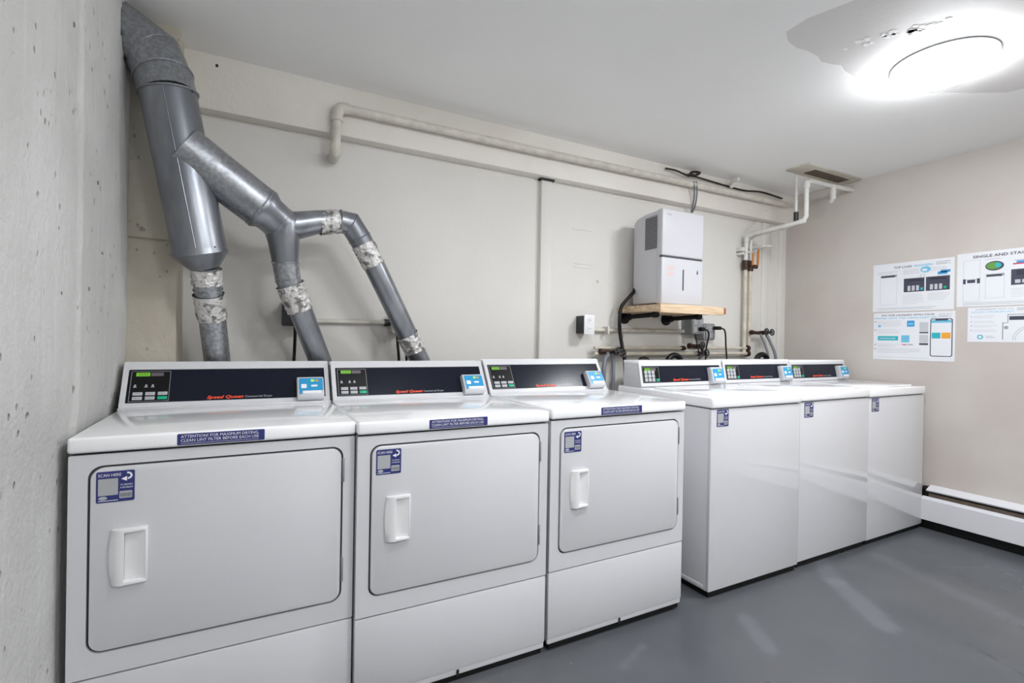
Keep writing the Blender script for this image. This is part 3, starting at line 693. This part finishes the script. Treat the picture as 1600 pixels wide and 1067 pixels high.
b = mb('rust').tube([(xa, .93, 1.805), (xa, .93, 1.735)], .024, 16).cyl((xa, .93, 1.77), (xa, .885, 1.77), .012); b.build('valve', t, 'rusty brown valve body', off=po)
b = mb('copper').prism([(.005, .0), (.018, .0), (.021, .085), (.012, .095), (.006, .085)], 'y', .876, .884, .001, T=Matrix.Translation((xa, 0, 1.765))); b.build('lever', t, 'orange lever handle', off=po)
b = mb('pipe_w').tube([(4.02, .472, 2.30), (4.02, .472, 2.20)], .019, 14).tube([(4.0, .472, 2.185), (4.04, .472, 2.215)], .012, 12); b.build('tee', t, 'short capped drop', off=po)
b = mb('pipe_w').box(xa - .055, xb_ + .02, .915, YW, 1.862, 1.872, .002).box(xa - .055, xa - .03, .915, YW, 1.845, 1.90, .002); b.build('clamp', t, off=po)
t = thing('water_pipe', 'thin water pipe dropping from the ceiling with a dark fitting, beside the thicker stepped pipe', 'pipe', (xb_, .93, FZ)); po = (xb_, .93, FZ)
pts = [(xb_, .575, CZ), (xb_, .575, 2.06), (xb_, .59, 2.025), (xb_, .65, 2.005), (xb_, .895, 1.99), (xb_, .925, 1.97), (xb_, .93, 1.80)]
mb('pipe_w').tube(pts, .010, 14).build('supply_run', t, off=po)
mb('darkbox').tube([(xb_, .575, 2.10), (xb_, .575, 2.04)], .016, 14).build('union', t, 'dark pipe union', off=po)
mb('dirty').tube([(xb_ + .004, .93, 1.80), (xb_ + .004, .93, 1.09)], .0125, 16).build('riser', t, off=po)
b = mb('rust').tube([(xb_, .93, 1.805), (xb_, .93, 1.73)], .024, 16).cyl((xb_, .93, 1.768), (xb_ + .045, .90, 1.76), .015); b.build('valve', t, 'rusty brown valve body', off=po)
b = mb('copper').prism([(.030, .02), (.046, .02), (.052, .135), (.040, .145), (.032, .12)], 'y', .888, .896, .001, T=Matrix.Translation((xb_, 0, 1.75))); b.build('lever', t, 'orange lever handle', off=po)
b = mb('pipe_w').box(xb_ + .025, xb_ + .075, .80, YW, 1.90, 1.912, .002); b.build('clamp', t, off=po)
# grimy brown sheet painted in for the dark recess round the pipes
b = mb('pilaster').box(xa - .10, XR - .02, .40, .56, CZ - .010, CZ + .002, .002).use('fins').box(xa + .04, XR - .10, .44, .52, CZ - .013, CZ - .004)
tag(b.build('ceiling_recess_sheet', off=(xa, .48, CZ)), 'grimy brown sheet standing in for the dark ceiling recess above the white water pipes', 'board')

# horizontal supply pipes above the washers
def run(name, pts, r, m, label):
    o = tuple(pts[0]); t = thing(name, label, 'pipe', o); mb(m).tube(pts, r, 14).build('pipe_run', t, off=o); return t, o
t, o = run('supply_pipe', [(2.30, .925, 1.134), (3.76, .925, 1.142)], .010, 'dirty', 'thin dirty cream pipe crossing the back wall above the washers, the upper one')
b = mb('rust').cyl((3.73, .925, 1.142), (3.755, .925, 1.142), .022).cyl((3.05, .925, 1.138), (3.08, .925, 1.138), .016); b.build('union', t, 'rusty union', off=o)
t, o = run('supply_pipe', [(2.30, .925, 1.097), (3.76, .925, 1.102)], .014, 'dirty', 'thicker dirty cream pipe crossing the back wall above the washers, the lower one')
b = mb('rust').cyl((3.73, .925, 1.102), (3.755, .925, 1.102), .024).cyl((3.20, .925, 1.10), (3.23, .925, 1.10), .018); b.build('union', t, 'rusty union', off=o)

def valve_set(x, z, y, label, hoses=True, hw=((.045, .0), (.085, -.012))):
    t = thing('hose_valve', label, 'valve', (x, y, z)); o = (x, y, z)
    b = mb('rust').tube([(x - .035, y, z), (x + .095, y, z - .004)], .013, 14).cyl((x - .05, y, z), (x - .03, y, z), .018, 8); b.build('valve_body', t, 'rusty brown brass body', off=o)
    for (dx, dz) in hw:
        b = mb('rust').cyl((x + dx, y, z + dz), (x + dx, y - .055, z + dz + .004), .010, 12); st = b.build('stem', t, off=o)
        b = mb('darkbox').torus((x + dx, y - .058, z + dz + .004), (0, 1, -.05), .022, .0048, 20, 8)
        for k in range(4):
            a = k * PI / 2 + .4; b.cyl((x + dx, y - .058, z + dz + .004), (x + dx + .022 * math.cos(a), y - .058, z + dz + .004 + .022 * math.sin(a)), .0032, 8)
        b.build('hand_wheel', t, 'dark round hand wheel', off=o)
    return t
valve_set(2.375, 1.112, .90, 'rusty valve with two round hand wheels between the dryers and the washers')
valve_set(3.145, 1.155, .90, 'rusty valve with two round hand wheels below the grey outlet boxes', hw=((.02, .0), (.062, -.052)))
valve_set(3.80, 1.262, .90, 'rusty valve with two round hand wheels above the middle washer, beside the risers', hw=((.050, .004), (.115, .0)))
cable('supply_hose', [(2.42, .90, 1.10), (2.425, .89, 1.04), (2.40, .86, .90), (2.36, .84, .70), (2.34, .80, .50)], .012, 'greyhose', 'grey hose hanging from the valve between the dryers and the washers', 'hose')
cable('supply_hose', [(2.37, .88, 1.10), (2.34, .84, 1.09), (2.30, .82, 1.06), (2.28, .80, .95), (2.29, .78, .6)], .012, 'greyhose', 'grey hose arching left from the valve between the dryers and the washers', 'hose')
cable('supply_hose', [(3.84, .885, 1.25), (3.84, .85, 1.18), (3.845, .82, 1.08), (3.84, .80, .9)], .008, 'greyhose', 'thin grey hose hanging from the valve beside the risers, the left one', 'hose')
cable('supply_hose', [(3.905, .885, 1.25), (3.915, .85, 1.18), (3.93, .82, 1.08), (3.93, .80, .9)], .011, 'greyhose', 'grey hose hanging from the valve beside the risers, the right one', 'hose')
cable('supply_hose', [(3.20, .88, 1.14), (3.17, .84, 1.10), (3.13, .82, 1.085), (3.09, .80, 1.06), (3.07, .80, .9)], .010, 'darkbox', 'dark hose hanging from the valve below the grey outlet boxes', 'hose')
def arch(x0, x1, zt, y, label):
    xm = (x0 + x1) / 2; t = thing('drain_hose', label, 'hose', (xm, y, FZ)); o = (xm, y, FZ); R_ = (x1 - x0) / 2; pts = [(x0, y, FZ + .002)]
    for k in range(13): a = PI - PI * k / 12; pts.append((xm + R_ * math.cos(a), y, zt - R_ + R_ * math.sin(a)))
    pts.append((x1, y, FZ + .002)); mb('rubber').tube(pts, .019, 16).build('hose_bend', t, off=o)
    mb('plastic').box(x0 - .030, x0 + .040, y - .03, y + .03, zt - R_ - .14, zt - R_ + .015, .006).build('standpipe_cap', t, 'white standpipe cap', off=o)
arch(2.79, 2.925, 1.092, .80, 'thick black drain hose bend with a white cap behind the first washer console')
arch(3.70, 3.84, 1.098, .82, 'thick black drain hose bend with a white cap behind the middle washer console')
arch(2.55, 2.64, 1.066, .80, 'low black drain hose bend just showing behind the first washer console')

# ------------------------------------------------------------------ shelf with brackets and dehumidifier
t = thing('wooden_shelf', 'pale plywood wall shelf under the white dehumidifier', 'shelf', (2.80, .955, 1.36)); o = (2.80, .955, 1.36)
b = mb('wood').box(2.515, 3.062, .595, YW, 1.360, 1.400, .002); b.build('board', t, off=o)
b = mb('wood').box(2.515, 3.055, .583, .595, 1.352, 1.404, .001).use('wood_end').box(3.055, 3.075, .583, .60, 1.360, 1.400, .001); b.build('front_edge', t, 'pale front edge strip with a red brown end', off=o)
for x, lab in ((2.575, 'black pipe shelf bracket under the left of the shelf'), (2.945, 'black pipe shelf bracket under the right of the shelf')):
    k = thing('shelf_bracket', lab, 'bracket', (x, .95, 1.335), 0, 'black pipe shelf brackets'); o2 = (x, .95, 1.335)
    mb('black').cyl((x, YW, 1.335), (x, YW - .012, 1.335), .042, 24).build('flange', k, off=o2)
    mb('black').tube([(x, .945, 1.336), (x, .69, 1.344)], .0145, 16).build('rod', k, off=o2)
    mb('black').cyl((x, .70, 1.3435), (x, .672, 1.3445), .0195, 16).cyl((x, .94, 1.335), (x, .915, 1.336), .022, 16).build('end_cap', k, off=o2)

X0, X1, Y0, Y1, Z0, Z1 = 2.572, 2.924, .637, .895, 1.404, 1.981
t = thing('dehumidifier', 'white dehumidifier standing on the wooden wall shelf', 'dehumidifier', ((X0 + X1) / 2, .77, Z0)); o = ((X0 + X1) / 2, .77, Z0)
side = [(Y0 + .02, Z0 + .01), (Y1, Z0 + .01), (Y1, Z1 - .045), (Y1 - .03, Z1 - .024), (Y1 - .10, Z1 - .008), (Y0 + .02, Z1)]
b = mb('dehum').prism(side, 'x', X0 + .004, X1 - .004, .012); body = b.build('body', t, off=o)
b = mb('dehum').box(X0, X1, Y0, Y0 + .05, 1.700, Z1, .010, 3); b.use('dehum'); fp = b.build('front_panel', t, off=o)
T = basis((X0 + .03, Y0 - .0006, Z1 - .037), (1, 0, 0), (0, 0, 1)); b = mb('gink').text('TOSHIBA', .009, T, .042); b.flat = 1; b.build('lettering', fp, 'small grey maker name', off=o)
b = mb('dehum').box(X0, X1, Y0, Y0 + .05, Z0 + .004, 1.690, .010, 3); bk = b.build('water_bucket', t, off=o)
b = mb('seam').box(X0 + .006, X1 - .006, Y0 + .006, Y0 + .045, 1.685, 1.705); b.build('gap', t, 'dark seam between panel and bucket', off=o)
mb('seam').prism(rrect(X0 + .172, X0 + .183, 1.495, 1.625, .005), 'y', Y0 - .0008, Y0 + .002).build('level_window', bk, 'dark narrow water level slot', off=o)
b = mb('cyan').prism([(X0 + .293, 1.610), (X0 + .299, 1.600), (X0 + .306, 1.608), (X0 + .302, 1.622), (X0 + .299, 1.632), (X0 + .296, 1.622)], 'y', Y0 - .0008, Y0 + .002); b.mats = [M['navy']]; b.build('water_drop_icon', bk, 'small dark blue drop', off=o)
b = MB().use('label_r')
for i in range(9):
    if i == 4: continue
    w_ = random.uniform(.045, .065); b.box(X0 + .04, X0 + .04 + w_, Y0 - .0007, Y0 + .001, 1.635 - i * .0075, 1.6385 - i * .0075)
b.build('printed_notice', bk, 'faded red printed notice', off=o)
b = MB().use('grille')
b.prism([(Y0 + .028, 1.745), (Y0 + .15, 1.745), (Y0 + .15, 1.945), (Y0 + .028, 1.953)], 'x', X0 + .0015, X0 + .006)
b.use('darkbox')
for i in range(11): b.box(X0 + .0008, X0 + .003, Y0 + .032 + i * .0108, Y0 + .035 + i * .0108, 1.749, 1.941)
for i in range(14): b.box(X0 + .0008, X0 + .003, Y0 + .030, Y0 + .148, 1.752 + i * .0138, 1.7545 + i * .0138)
b.build('side_grille', t, 'grey mesh air intake on the side', off=o)
b = MB().use('dehum')
for z in (1.80, 1.86, 1.92): b.box(X0 - .001, X0 + .008, Y0 + .020, Y0 + .032, z, z + .010, .002)
b.build('catch', t, off=o)
pass
for (x, y) in ((X0 + .03, Y0 + .04), (X1 - .03, Y0 + .04), (X0 + .03, Y1 - .03), (X1 - .03, Y1 - .03)):
    mb('dehum').cyl((x, y, Z0 - .004), (x, y, Z0 + .012), .012, 12).build('foot', t, off=o)
cable('drain_hose', [(2.60, .90, 1.535), (2.575, .88, 1.50), (2.535, .88, 1.46), (2.492, .90, 1.40), (2.478, .90, 1.33), (2.482, .90, 1.24), (2.495, .89, 1.14), (2.50, .87, 1.05), (2.50, .85, .80)], .0115, 'rubber', 'black drain hose curving down from the dehumidifier', 'hose', 6)

# ------------------------------------------------------------------ outlets and conduits
def plate(t, o, x0, x1, y0, z0, z1, m='plastic', double=False):
    b = mb(m).box(x0, x1, y0 - .006, y0, z0, z1, .002); p = b.build('cover_plate', t, off=o)
    n_ = 2 if double else 1; w_ = (x1 - x0) / n_
    for i in range(n_):
        xc = x0 + w_ * (i + .5)
        for s_ in (-1, 1):
            zc = (z0 + z1) / 2 + s_ * (z1 - z0) * .22
            b = mb('plastic' if m == 'plastic' else 'icon').prism(rrect(xc - .015, xc + .015, zc - .014, zc + .014, .007), 'y', y0 - .0085, y0 - .005)
            b.use('seam').box(xc - .007, xc - .005, y0 - .009, y0 - .008, zc - .003, zc + .006).box(xc + .005, xc + .007, y0 - .009, y0 - .008, zc - .003, zc + .006)
            b.build('socket', p, off=o)
t = thing('wall_outlet', 'white wall outlet on a dark surface box left of the shelf', 'outlet', (2.225, .955, 1.275)); o = (2.225, .955, 1.275)
mb('darkbox').box(2.192, 2.256, .880, YW, 1.222, 1.330, .003).build('back_box', t, 'dark metal box', off=o); plate(t, o, 2.185, 2.262, .880, 1.215, 1.335)
t = thing('conduit', 'cream conduit from the white outlet to the grey outlet boxes', 'conduit', (2.27, .935, 1.245)); mb('pipe').tube([(2.256, .952, 1.245), (3.10, .952, 1.254)], .0125, 14).build('conduit_run', t, off=(2.27, .935, 1.245))
mb('pipe').box(2.40, 2.415, .918, YW, 1.222, 1.27, .002).build('clamp', t, off=(2.27, .935, 1.245))
t = thing('outlet_box', 'square grey metal outlet box under the shelf, the left of the two', 'outlet', (3.15, .955, 1.29)); o = (3.15, .955, 1.29)
mb('box').box(3.095, 3.205, .875, YW, 1.235, 1.355, .004).build('back_box', t, off=o); plate(t, o, 3.098, 3.202, .875, 1.238, 1.352, 'box', True)
mb('black').box(3.150, 3.185, .835, .868, 1.258, 1.285, .006).build('plug', t, 'black plug', off=o)
t = thing('outlet_box', 'rounded grey metal outlet box, the right and lower of the two', 'outlet', (3.30, .955, 1.26)); o = (3.30, .955, 1.26)
b = mb('box').prism(rrect(3.225, 3.340, 1.195, 1.315, .02), 'y', .885, YW, .003).cyl((3.19, .93, 1.255), (3.23, .93, 1.255), .014); b.build('back_box', t, off=o); plate(t, o, 3.240, 3.325, .885, 1.203, 1.307, 'box', False)
mb('black').box(3.305, 3.350, .835, .878, 1.270, 1.295, .006).build('plug', t, 'black plug', off=o)
cable('power_cord', [(3.168, .84, 1.268), (3.185, .82, 1.262), (3.200, .82, 1.23), (3.195, .83, 1.17), (3.185, .83, 1.10), (3.18, .82, .95)], .0055, 'black', 'black power cord from the left grey outlet box')
cable('power_cord', [(3.345, .85, 1.282), (3.375, .84, 1.275), (3.392, .84, 1.24), (3.40, .84, 1.15), (3.40, .83, 1.05), (3.40, .82, .9)], .0055, 'black', 'black power cord from the right grey outlet box')
cable('power_cord', [(3.11, .86, 1.238), (3.112, .85, 1.20), (3.115, .84, 1.15), (3.12, .82, 1.05), (3.12, .82, .9)], .004, 'black', 'thin black cord hanging straight below the left grey outlet box')
t = thing('outlet_box', 'dark grey outlet box behind the middle dryer pipe', 'outlet', (.56, .955, 1.27)); o = (.56, .955, 1.27)
mb('darkbox').box(.527, .612, .895, YW, 1.225, 1.335, .003).build('back_box', t, off=o)
mb('darkbox').box(.524, .615, .888, .896, 1.222, 1.338, .002).build('cover_plate', t, off=o)
cable('power_cord', [(.578, .88, 1.235), (.578, .87, 1.20), (.575, .86, 1.10), (.57, .85, 1.0), (.57, .84, .8)], .007, 'black', 'black cord hanging from the dark outlet box behind the middle dryer pipe')
t = thing('conduit', 'thin grey conduit on the wall between the two slanting dryer pipes', 'conduit', (.61, .935, 1.25)); o = (.61, .935, 1.25)
mb('pipe').tube([(.612, .955, 1.247), (1.000, .955, 1.252)], .0105, 14).build('conduit_run', t, off=o); mb('darkbox').cyl((1.00, .955, 1.252), (1.03, .955, 1.252), .018, 14).build('union', t, 'dark coupling', off=o)
t = thing('outlet_box', 'small cream outlet box half hidden behind the right slanting pipe', 'outlet', (1.07, .955, 1.24)); o = (1.07, .955, 1.24)
mb('pipe').box(1.028, 1.10, .90, YW, 1.20, 1.29, .003).build('back_box', t, off=o)
cable('power_cord', [(1.052, .90, 1.205), (1.052, .89, 1.15), (1.055, .87, 1.05), (1.055, .85, .85)], .007, 'cable', 'dark cord below the cream outlet box, the left one')
cable('power_cord', [(1.075, .90, 1.205), (1.080, .88, 1.15), (1.092, .87, 1.08), (1.10, .85, .85)], .006, 'black', 'black cord below the cream outlet box, the right one')

# ------------------------------------------------------------------ baseboard heater
ye = -.012; ys_ = YF + .3; t = thing('baseboard_heater', 'white baseboard heater along the right wall', 'heater', (XR, ye, FZ)); o = (XR, ye, FZ)
b = mb('heater').prism([(4.190, .082), (4.200, .078), (4.204, .082), (4.204, .214), (4.214, .224), (4.210, .228), (4.194, .218), (4.190, .212)], 'y', ye, ys_); b.build('front_cover', t, off=o)
b = mb('heater').prism([(4.205, .262), (XR, .285), (XR, .295), (4.200, .270)], 'y', ye - .02, ys_); b.build('top_rail', t, off=o)
b = mb('dot').box(4.235, XR, ye + .012, ys_, .05, .284); b.build('back_plate', t, 'dark back plate', off=o)
b = mb('fins').box(4.214, 4.236, ye - .03, ys_, .12, .250)
b.build('heating_element', t, 'dusty brown heating fins', off=o)
b = mb('black').box(4.200, XR, ye + .015, ye - .0, .06, .272); b.build('end_cap', t, 'dark open end', off=o)
struct('heater_gap_shade', mb('black').box(4.21, XR, YF, -.0, FZ, .082, .002))  # black strip paints the shade in the gap below the heater

# ------------------------------------------------------------------ posters on the right wall
def PT(y, z): return basis((XR - .0016, y, z), (0, -1, 0), (0, 0, 1))   # x to the reader's right, y up
def paper(name, y0, z0, w_, h, label, rot=0):
    b = MB().use('paper'); T = PT(y0, z0) @ Matrix.Rotation(rot, 4, 'Z'); b.box(0, w_, 0, h, -.0015, 0, T=T); b.flat = 0
    return b, T
def R_(b, m, T, x0, x1, y0, y1, l=.0003): b.use(m).box(x0, x1, y0, y1, 0, l, T=T)
def lines(b, m, T, x0, x1, y, n_, dy, h=.0022, seed=1):
    rd = random.Random(seed)
    for i in range(n_): R_(b, m, T, x0, x0 + (x1 - x0) * rd.uniform(.72, 1), y - i * dy - h, y - i * dy)
def ell(b, m, T, cx, cy, rx, ry, l=.0004):
    b.use(m).add([(cx + rx * math.cos(k * PI / 12), cy + ry * math.sin(k * PI / 12), l) for k in range(24)], [list(range(24))], T=T)
def machine_drawing(b, T, x, y, w_, h):
    R_(b, 'lgink', T, x, x + w_, y, y + h, .0002); R_(b, 'paper', T, x + .002, x + w_ - .002, y + .002, y + h - .002, .0003); R_(b, 'ink', T, x + .004, x + w_ - .010, y + h - .018, y + h - .004, .0004); R_(b, 'gink', T, x + w_ - .012, x + w_ - .002, y + h - .016, y + h - .002, .0005)
# one
b, T = paper('p', .322, 1.412, .455, .326, '')
b.use('ink').text('TOP LOAD', .014, T @ Matrix.Translation((.125, .288, .0004)), .105, bold=.015); b.use('lbink').text('WASHERS', .014, T @ Matrix.Translation((.240, .288, .0004)), .105, bold=.015)
b.use('ink').text('LAUNDRY SERVICE', .007, T @ Matrix.Translation((.36, .302, .0004)), .075); lines(b, 'gink', T, .36, .44, .297, 2, .005)
lines(b, 'lgink', T, .03, .15, .272, 3, .006, seed=2); machine_drawing(b, T, .045, .045, .10, .205)
for (x, wd) in ((.185, .115), (.308, .125)):
    R_(b, 'ink', T, x, x + wd, .125, .215); lines(b, 'lgink', T, x + .03, x + wd - .01, .205, 2, .006)
    b.use('lgink'); [b.box(x + .022 + i * .024, x + .038 + i * .024, .132, .166, .0003, .0005, T=T) for i in range(3)]; R_(b, 'tealink' if x < .2 else 'btn_g', T, x + .094, x + .108, .134, .150, .0005)
lines(b, 'lgink', T, .18, .29, .275, 5, .007, seed=3); lines(b, 'lgink', T, .33, .44, .275, 4, .007, seed=4)
ell(b, 'lbink', T, .305, .265, .028, .020); ell(b, 'paper', T, .300, .262, .015, .008, .0005); ell(b, 'lgink', T, .29, .225, .015, .012); ell(b, 'paper', T, .29, .225, .010, .008, .0005)
R_(b, 'bink', T, .37, .42, .225, .243); R_(b, 'bink', T, .385, .435, .236, .252)
lines(b, 'lgink', T, .18, .30, .108, 7, .010, seed=5); lines(b, 'lgink', T, .32, .44, .108, 5, .010, seed=6); lines(b, 'gink', T, .03, .44, .024, 2, .009, seed=7)
tag(b.build('instruction_poster', off=(XR, .1, 1.575)), 'white poster on the right wall headed TOP LOAD WASHERS', 'poster', 'laundry instruction posters')
# two: pay poster
b, T = paper('p', .314, 1.085, .456, .318, '')
b.use('ink').text('PAY FOR LAUNDRY WITH YOUR', .0105, T @ Matrix.Translation((.05, .295, .0004)), .30, bold=.015); b.use('lbink').text('PHONE USING THE CLEAN CASH APP', .0105, T @ Matrix.Translation((.008, .276, .0004)), .355, bold=.015)
b.use('gink').text('LAUNDRY SERVICE', .007, T @ Matrix.Translation((.37, .296, .0004)), .07); lines(b, 'gink', T, .37, .44, .290, 2, .005)
for i, (yy, n_) in enumerate(((.262, 5), (.205, 4), (.105, 3), (.075, 4))):
    R_(b, 'gink', T, .008, .016, yy - .008, yy); lines(b, 'lgink', T, .022, .175 if i < 3 else .28, yy, n_, .0085, seed=20 + i)
R_(b, 'bink', T, .20, .242, .222, .262); R_(b, 'lbink', T, .207, .235, .232, .248, .0005); ell(b, 'lbink', T, .037, .228, .009, .009)
R_(b, 'tealink', T, .028, .15, .130, .160); b.use('white').text('DOWNLOAD', .010, T @ Matrix.Translation((.040, .139, .0005)), .095)
R_(b, 'lgink', T, .27, .318, .190, .250); R_(b, 'ink', T, .27, .318, .178, .187); R_(b, 'lgink', T, .27, .318, .118, .168); R_(b, 'ink', T, .27, .318, .102, .114)
R_(b, 'lbink', T, .168, .215, .118, .165, .0002); R_(b, 'pink', T, .175, .20, .100, .106); R_(b, 'gink', T, .205, .235, .100, .106)
b.use('ink').prism(rrect(.328, .444, .030, .272, .012), 'z', .0002, .0004, T=T); b.use('paper').prism(rrect(.333, .439, .035, .267, .009), 'z', .0003, .0006, T=T)
R_(b, 'lbink', T, .334, .438, .244, .262, .0008); R_(b, 'ink', T, .355, .42, .258, .268, .001); R_(b, 'tealink', T, .337, .382, .145, .182, .0008); R_(b, 'oink', T, .387, .434, .145, .182, .0008); lines(b, 'lbink', T, .37, .43, .235, 3, .010, seed=30)
lines(b, 'lgink', T, .02, .44, .018, 1, .01, seed=31)
tag(b.build('instruction_poster', off=(XR, .08, 1.24)), 'white poster on the right wall with a smartphone picture, below the washer poster', 'poster', 'laundry instruction posters')
# three
b, T = paper('p', -.146, 1.424, .455, .325, '')
b.use('ink').text('SINGLE AND STACK DRYERS', .016, T @ Matrix.Translation((.075, .290, .0004)), .36, bold=.02)
R_(b, 'lgink', T, .030, .110, .03, .28, .0002); R_(b, 'paper', T, .032, .108, .032, .160, .0004); R_(b, 'paper', T, .032, .108, .166, .278, .0004)
for (x0, x1) in ((.030, .043), (.050, .088), (.096, .110)): R_(b, 'ink', T, x0, x1, .138 if x1 - x0 < .02 else .143, .168 if x1 - x0 < .02 else .162, .0006)
ell(b, 'ink', T, .175, .235, .042, .028); ell(b, 'gnink', T, .172, .236, .034, .021, .0006); ell(b, 'tealink', T, .192, .238, .014, .014, .0008)
lines(b, 'lgink', T, .13, .21, .280, 2, .006, seed=40); machine_drawing(b, T, .135, .045, .085, .145)
R_(b, 'ink', T, .248, .40, .115, .205); lines(b, 'lgink', T, .27, .38, .195, 3, .009, seed=41); b.use('lgink'); [b.box(.265 + i * .03, .288 + i * .03, .125, .145, .0003, .0005, T=T) for i in range(3)]
R_(b, 'pink', T, .255, .31, .232, .240); R_(b, 'bink', T, .27, .33, .240, .252); R_(b, 'gink', T, .26, .31, .255, .258)
lines(b, 'lgink', T, .248, .44, .095, 5, .011, seed=42); lines(b, 'gink', T, .03, .44, .022, 2, .009, seed=43)
tag(b.build('instruction_poster', off=(XR, -.35, 1.58)), 'white poster headed SINGLE AND STACK DRYERS, cut by the right edge of the photo', 'poster', 'laundry instruction posters')
# four
b, T = paper('p', -.202, 1.210, .40, .207, '')
b.use('gink').text('A DIFFERENT WAY TO', .009, T @ Matrix.Translation((.035, .190, .0004)), .17); b.use('lbink').text('REPORT A PROBLEM FAST', .009, T @ Matrix.Translation((.018, .174, .0004)), .19); lines(b, 'gink', T, .22, .32, .198, 3, .006)
for i, yy in enumerate((.155, .125, .100, .072)): R_(b, 'gink', T, .015, .020, yy - .006, yy); lines(b, 'lgink', T, .028, .14, yy, 2, .009, seed=50 + i)
ell(b, 'tealink', T, .06, .030, .014, .014); ell(b, 'paper', T, .06, .030, .008, .008, .0005); lines(b, 'gink', T, .085, .13, .036, 2, .009)
R_(b, 'gink', T, .158, .163, .015, .115); R_(b, 'gink', T, .163, .18, .110, .114); R_(b, 'gink', T, .18, .35, .158, .162); R_(b, 'gink', T, .18, .184, .112, .162); R_(b, 'ink', T, .188, .35, .128, .150); ell(b, 'gink', T, .175, .085, .010, .010)
b.use('gink')
for R0 in (.085, .075):
    for k in range(16):
        a0, a1 = PI * k / 16, PI * (k + 1) / 16; b.add([(.29 + rr_ * math.cos(a), .012 + rr_ * math.sin(a), .0004) for rr_, a in ((R0, a0), (R0 + .002, a0), (R0 + .002, a1), (R0, a1))], [[0, 1, 2, 3]], T=T)
tag(b.build('instruction_poster', off=(XR, -.4, 1.31)), 'smaller white poster with a washer drawing, below the dryers poster', 'poster', 'laundry instruction posters')
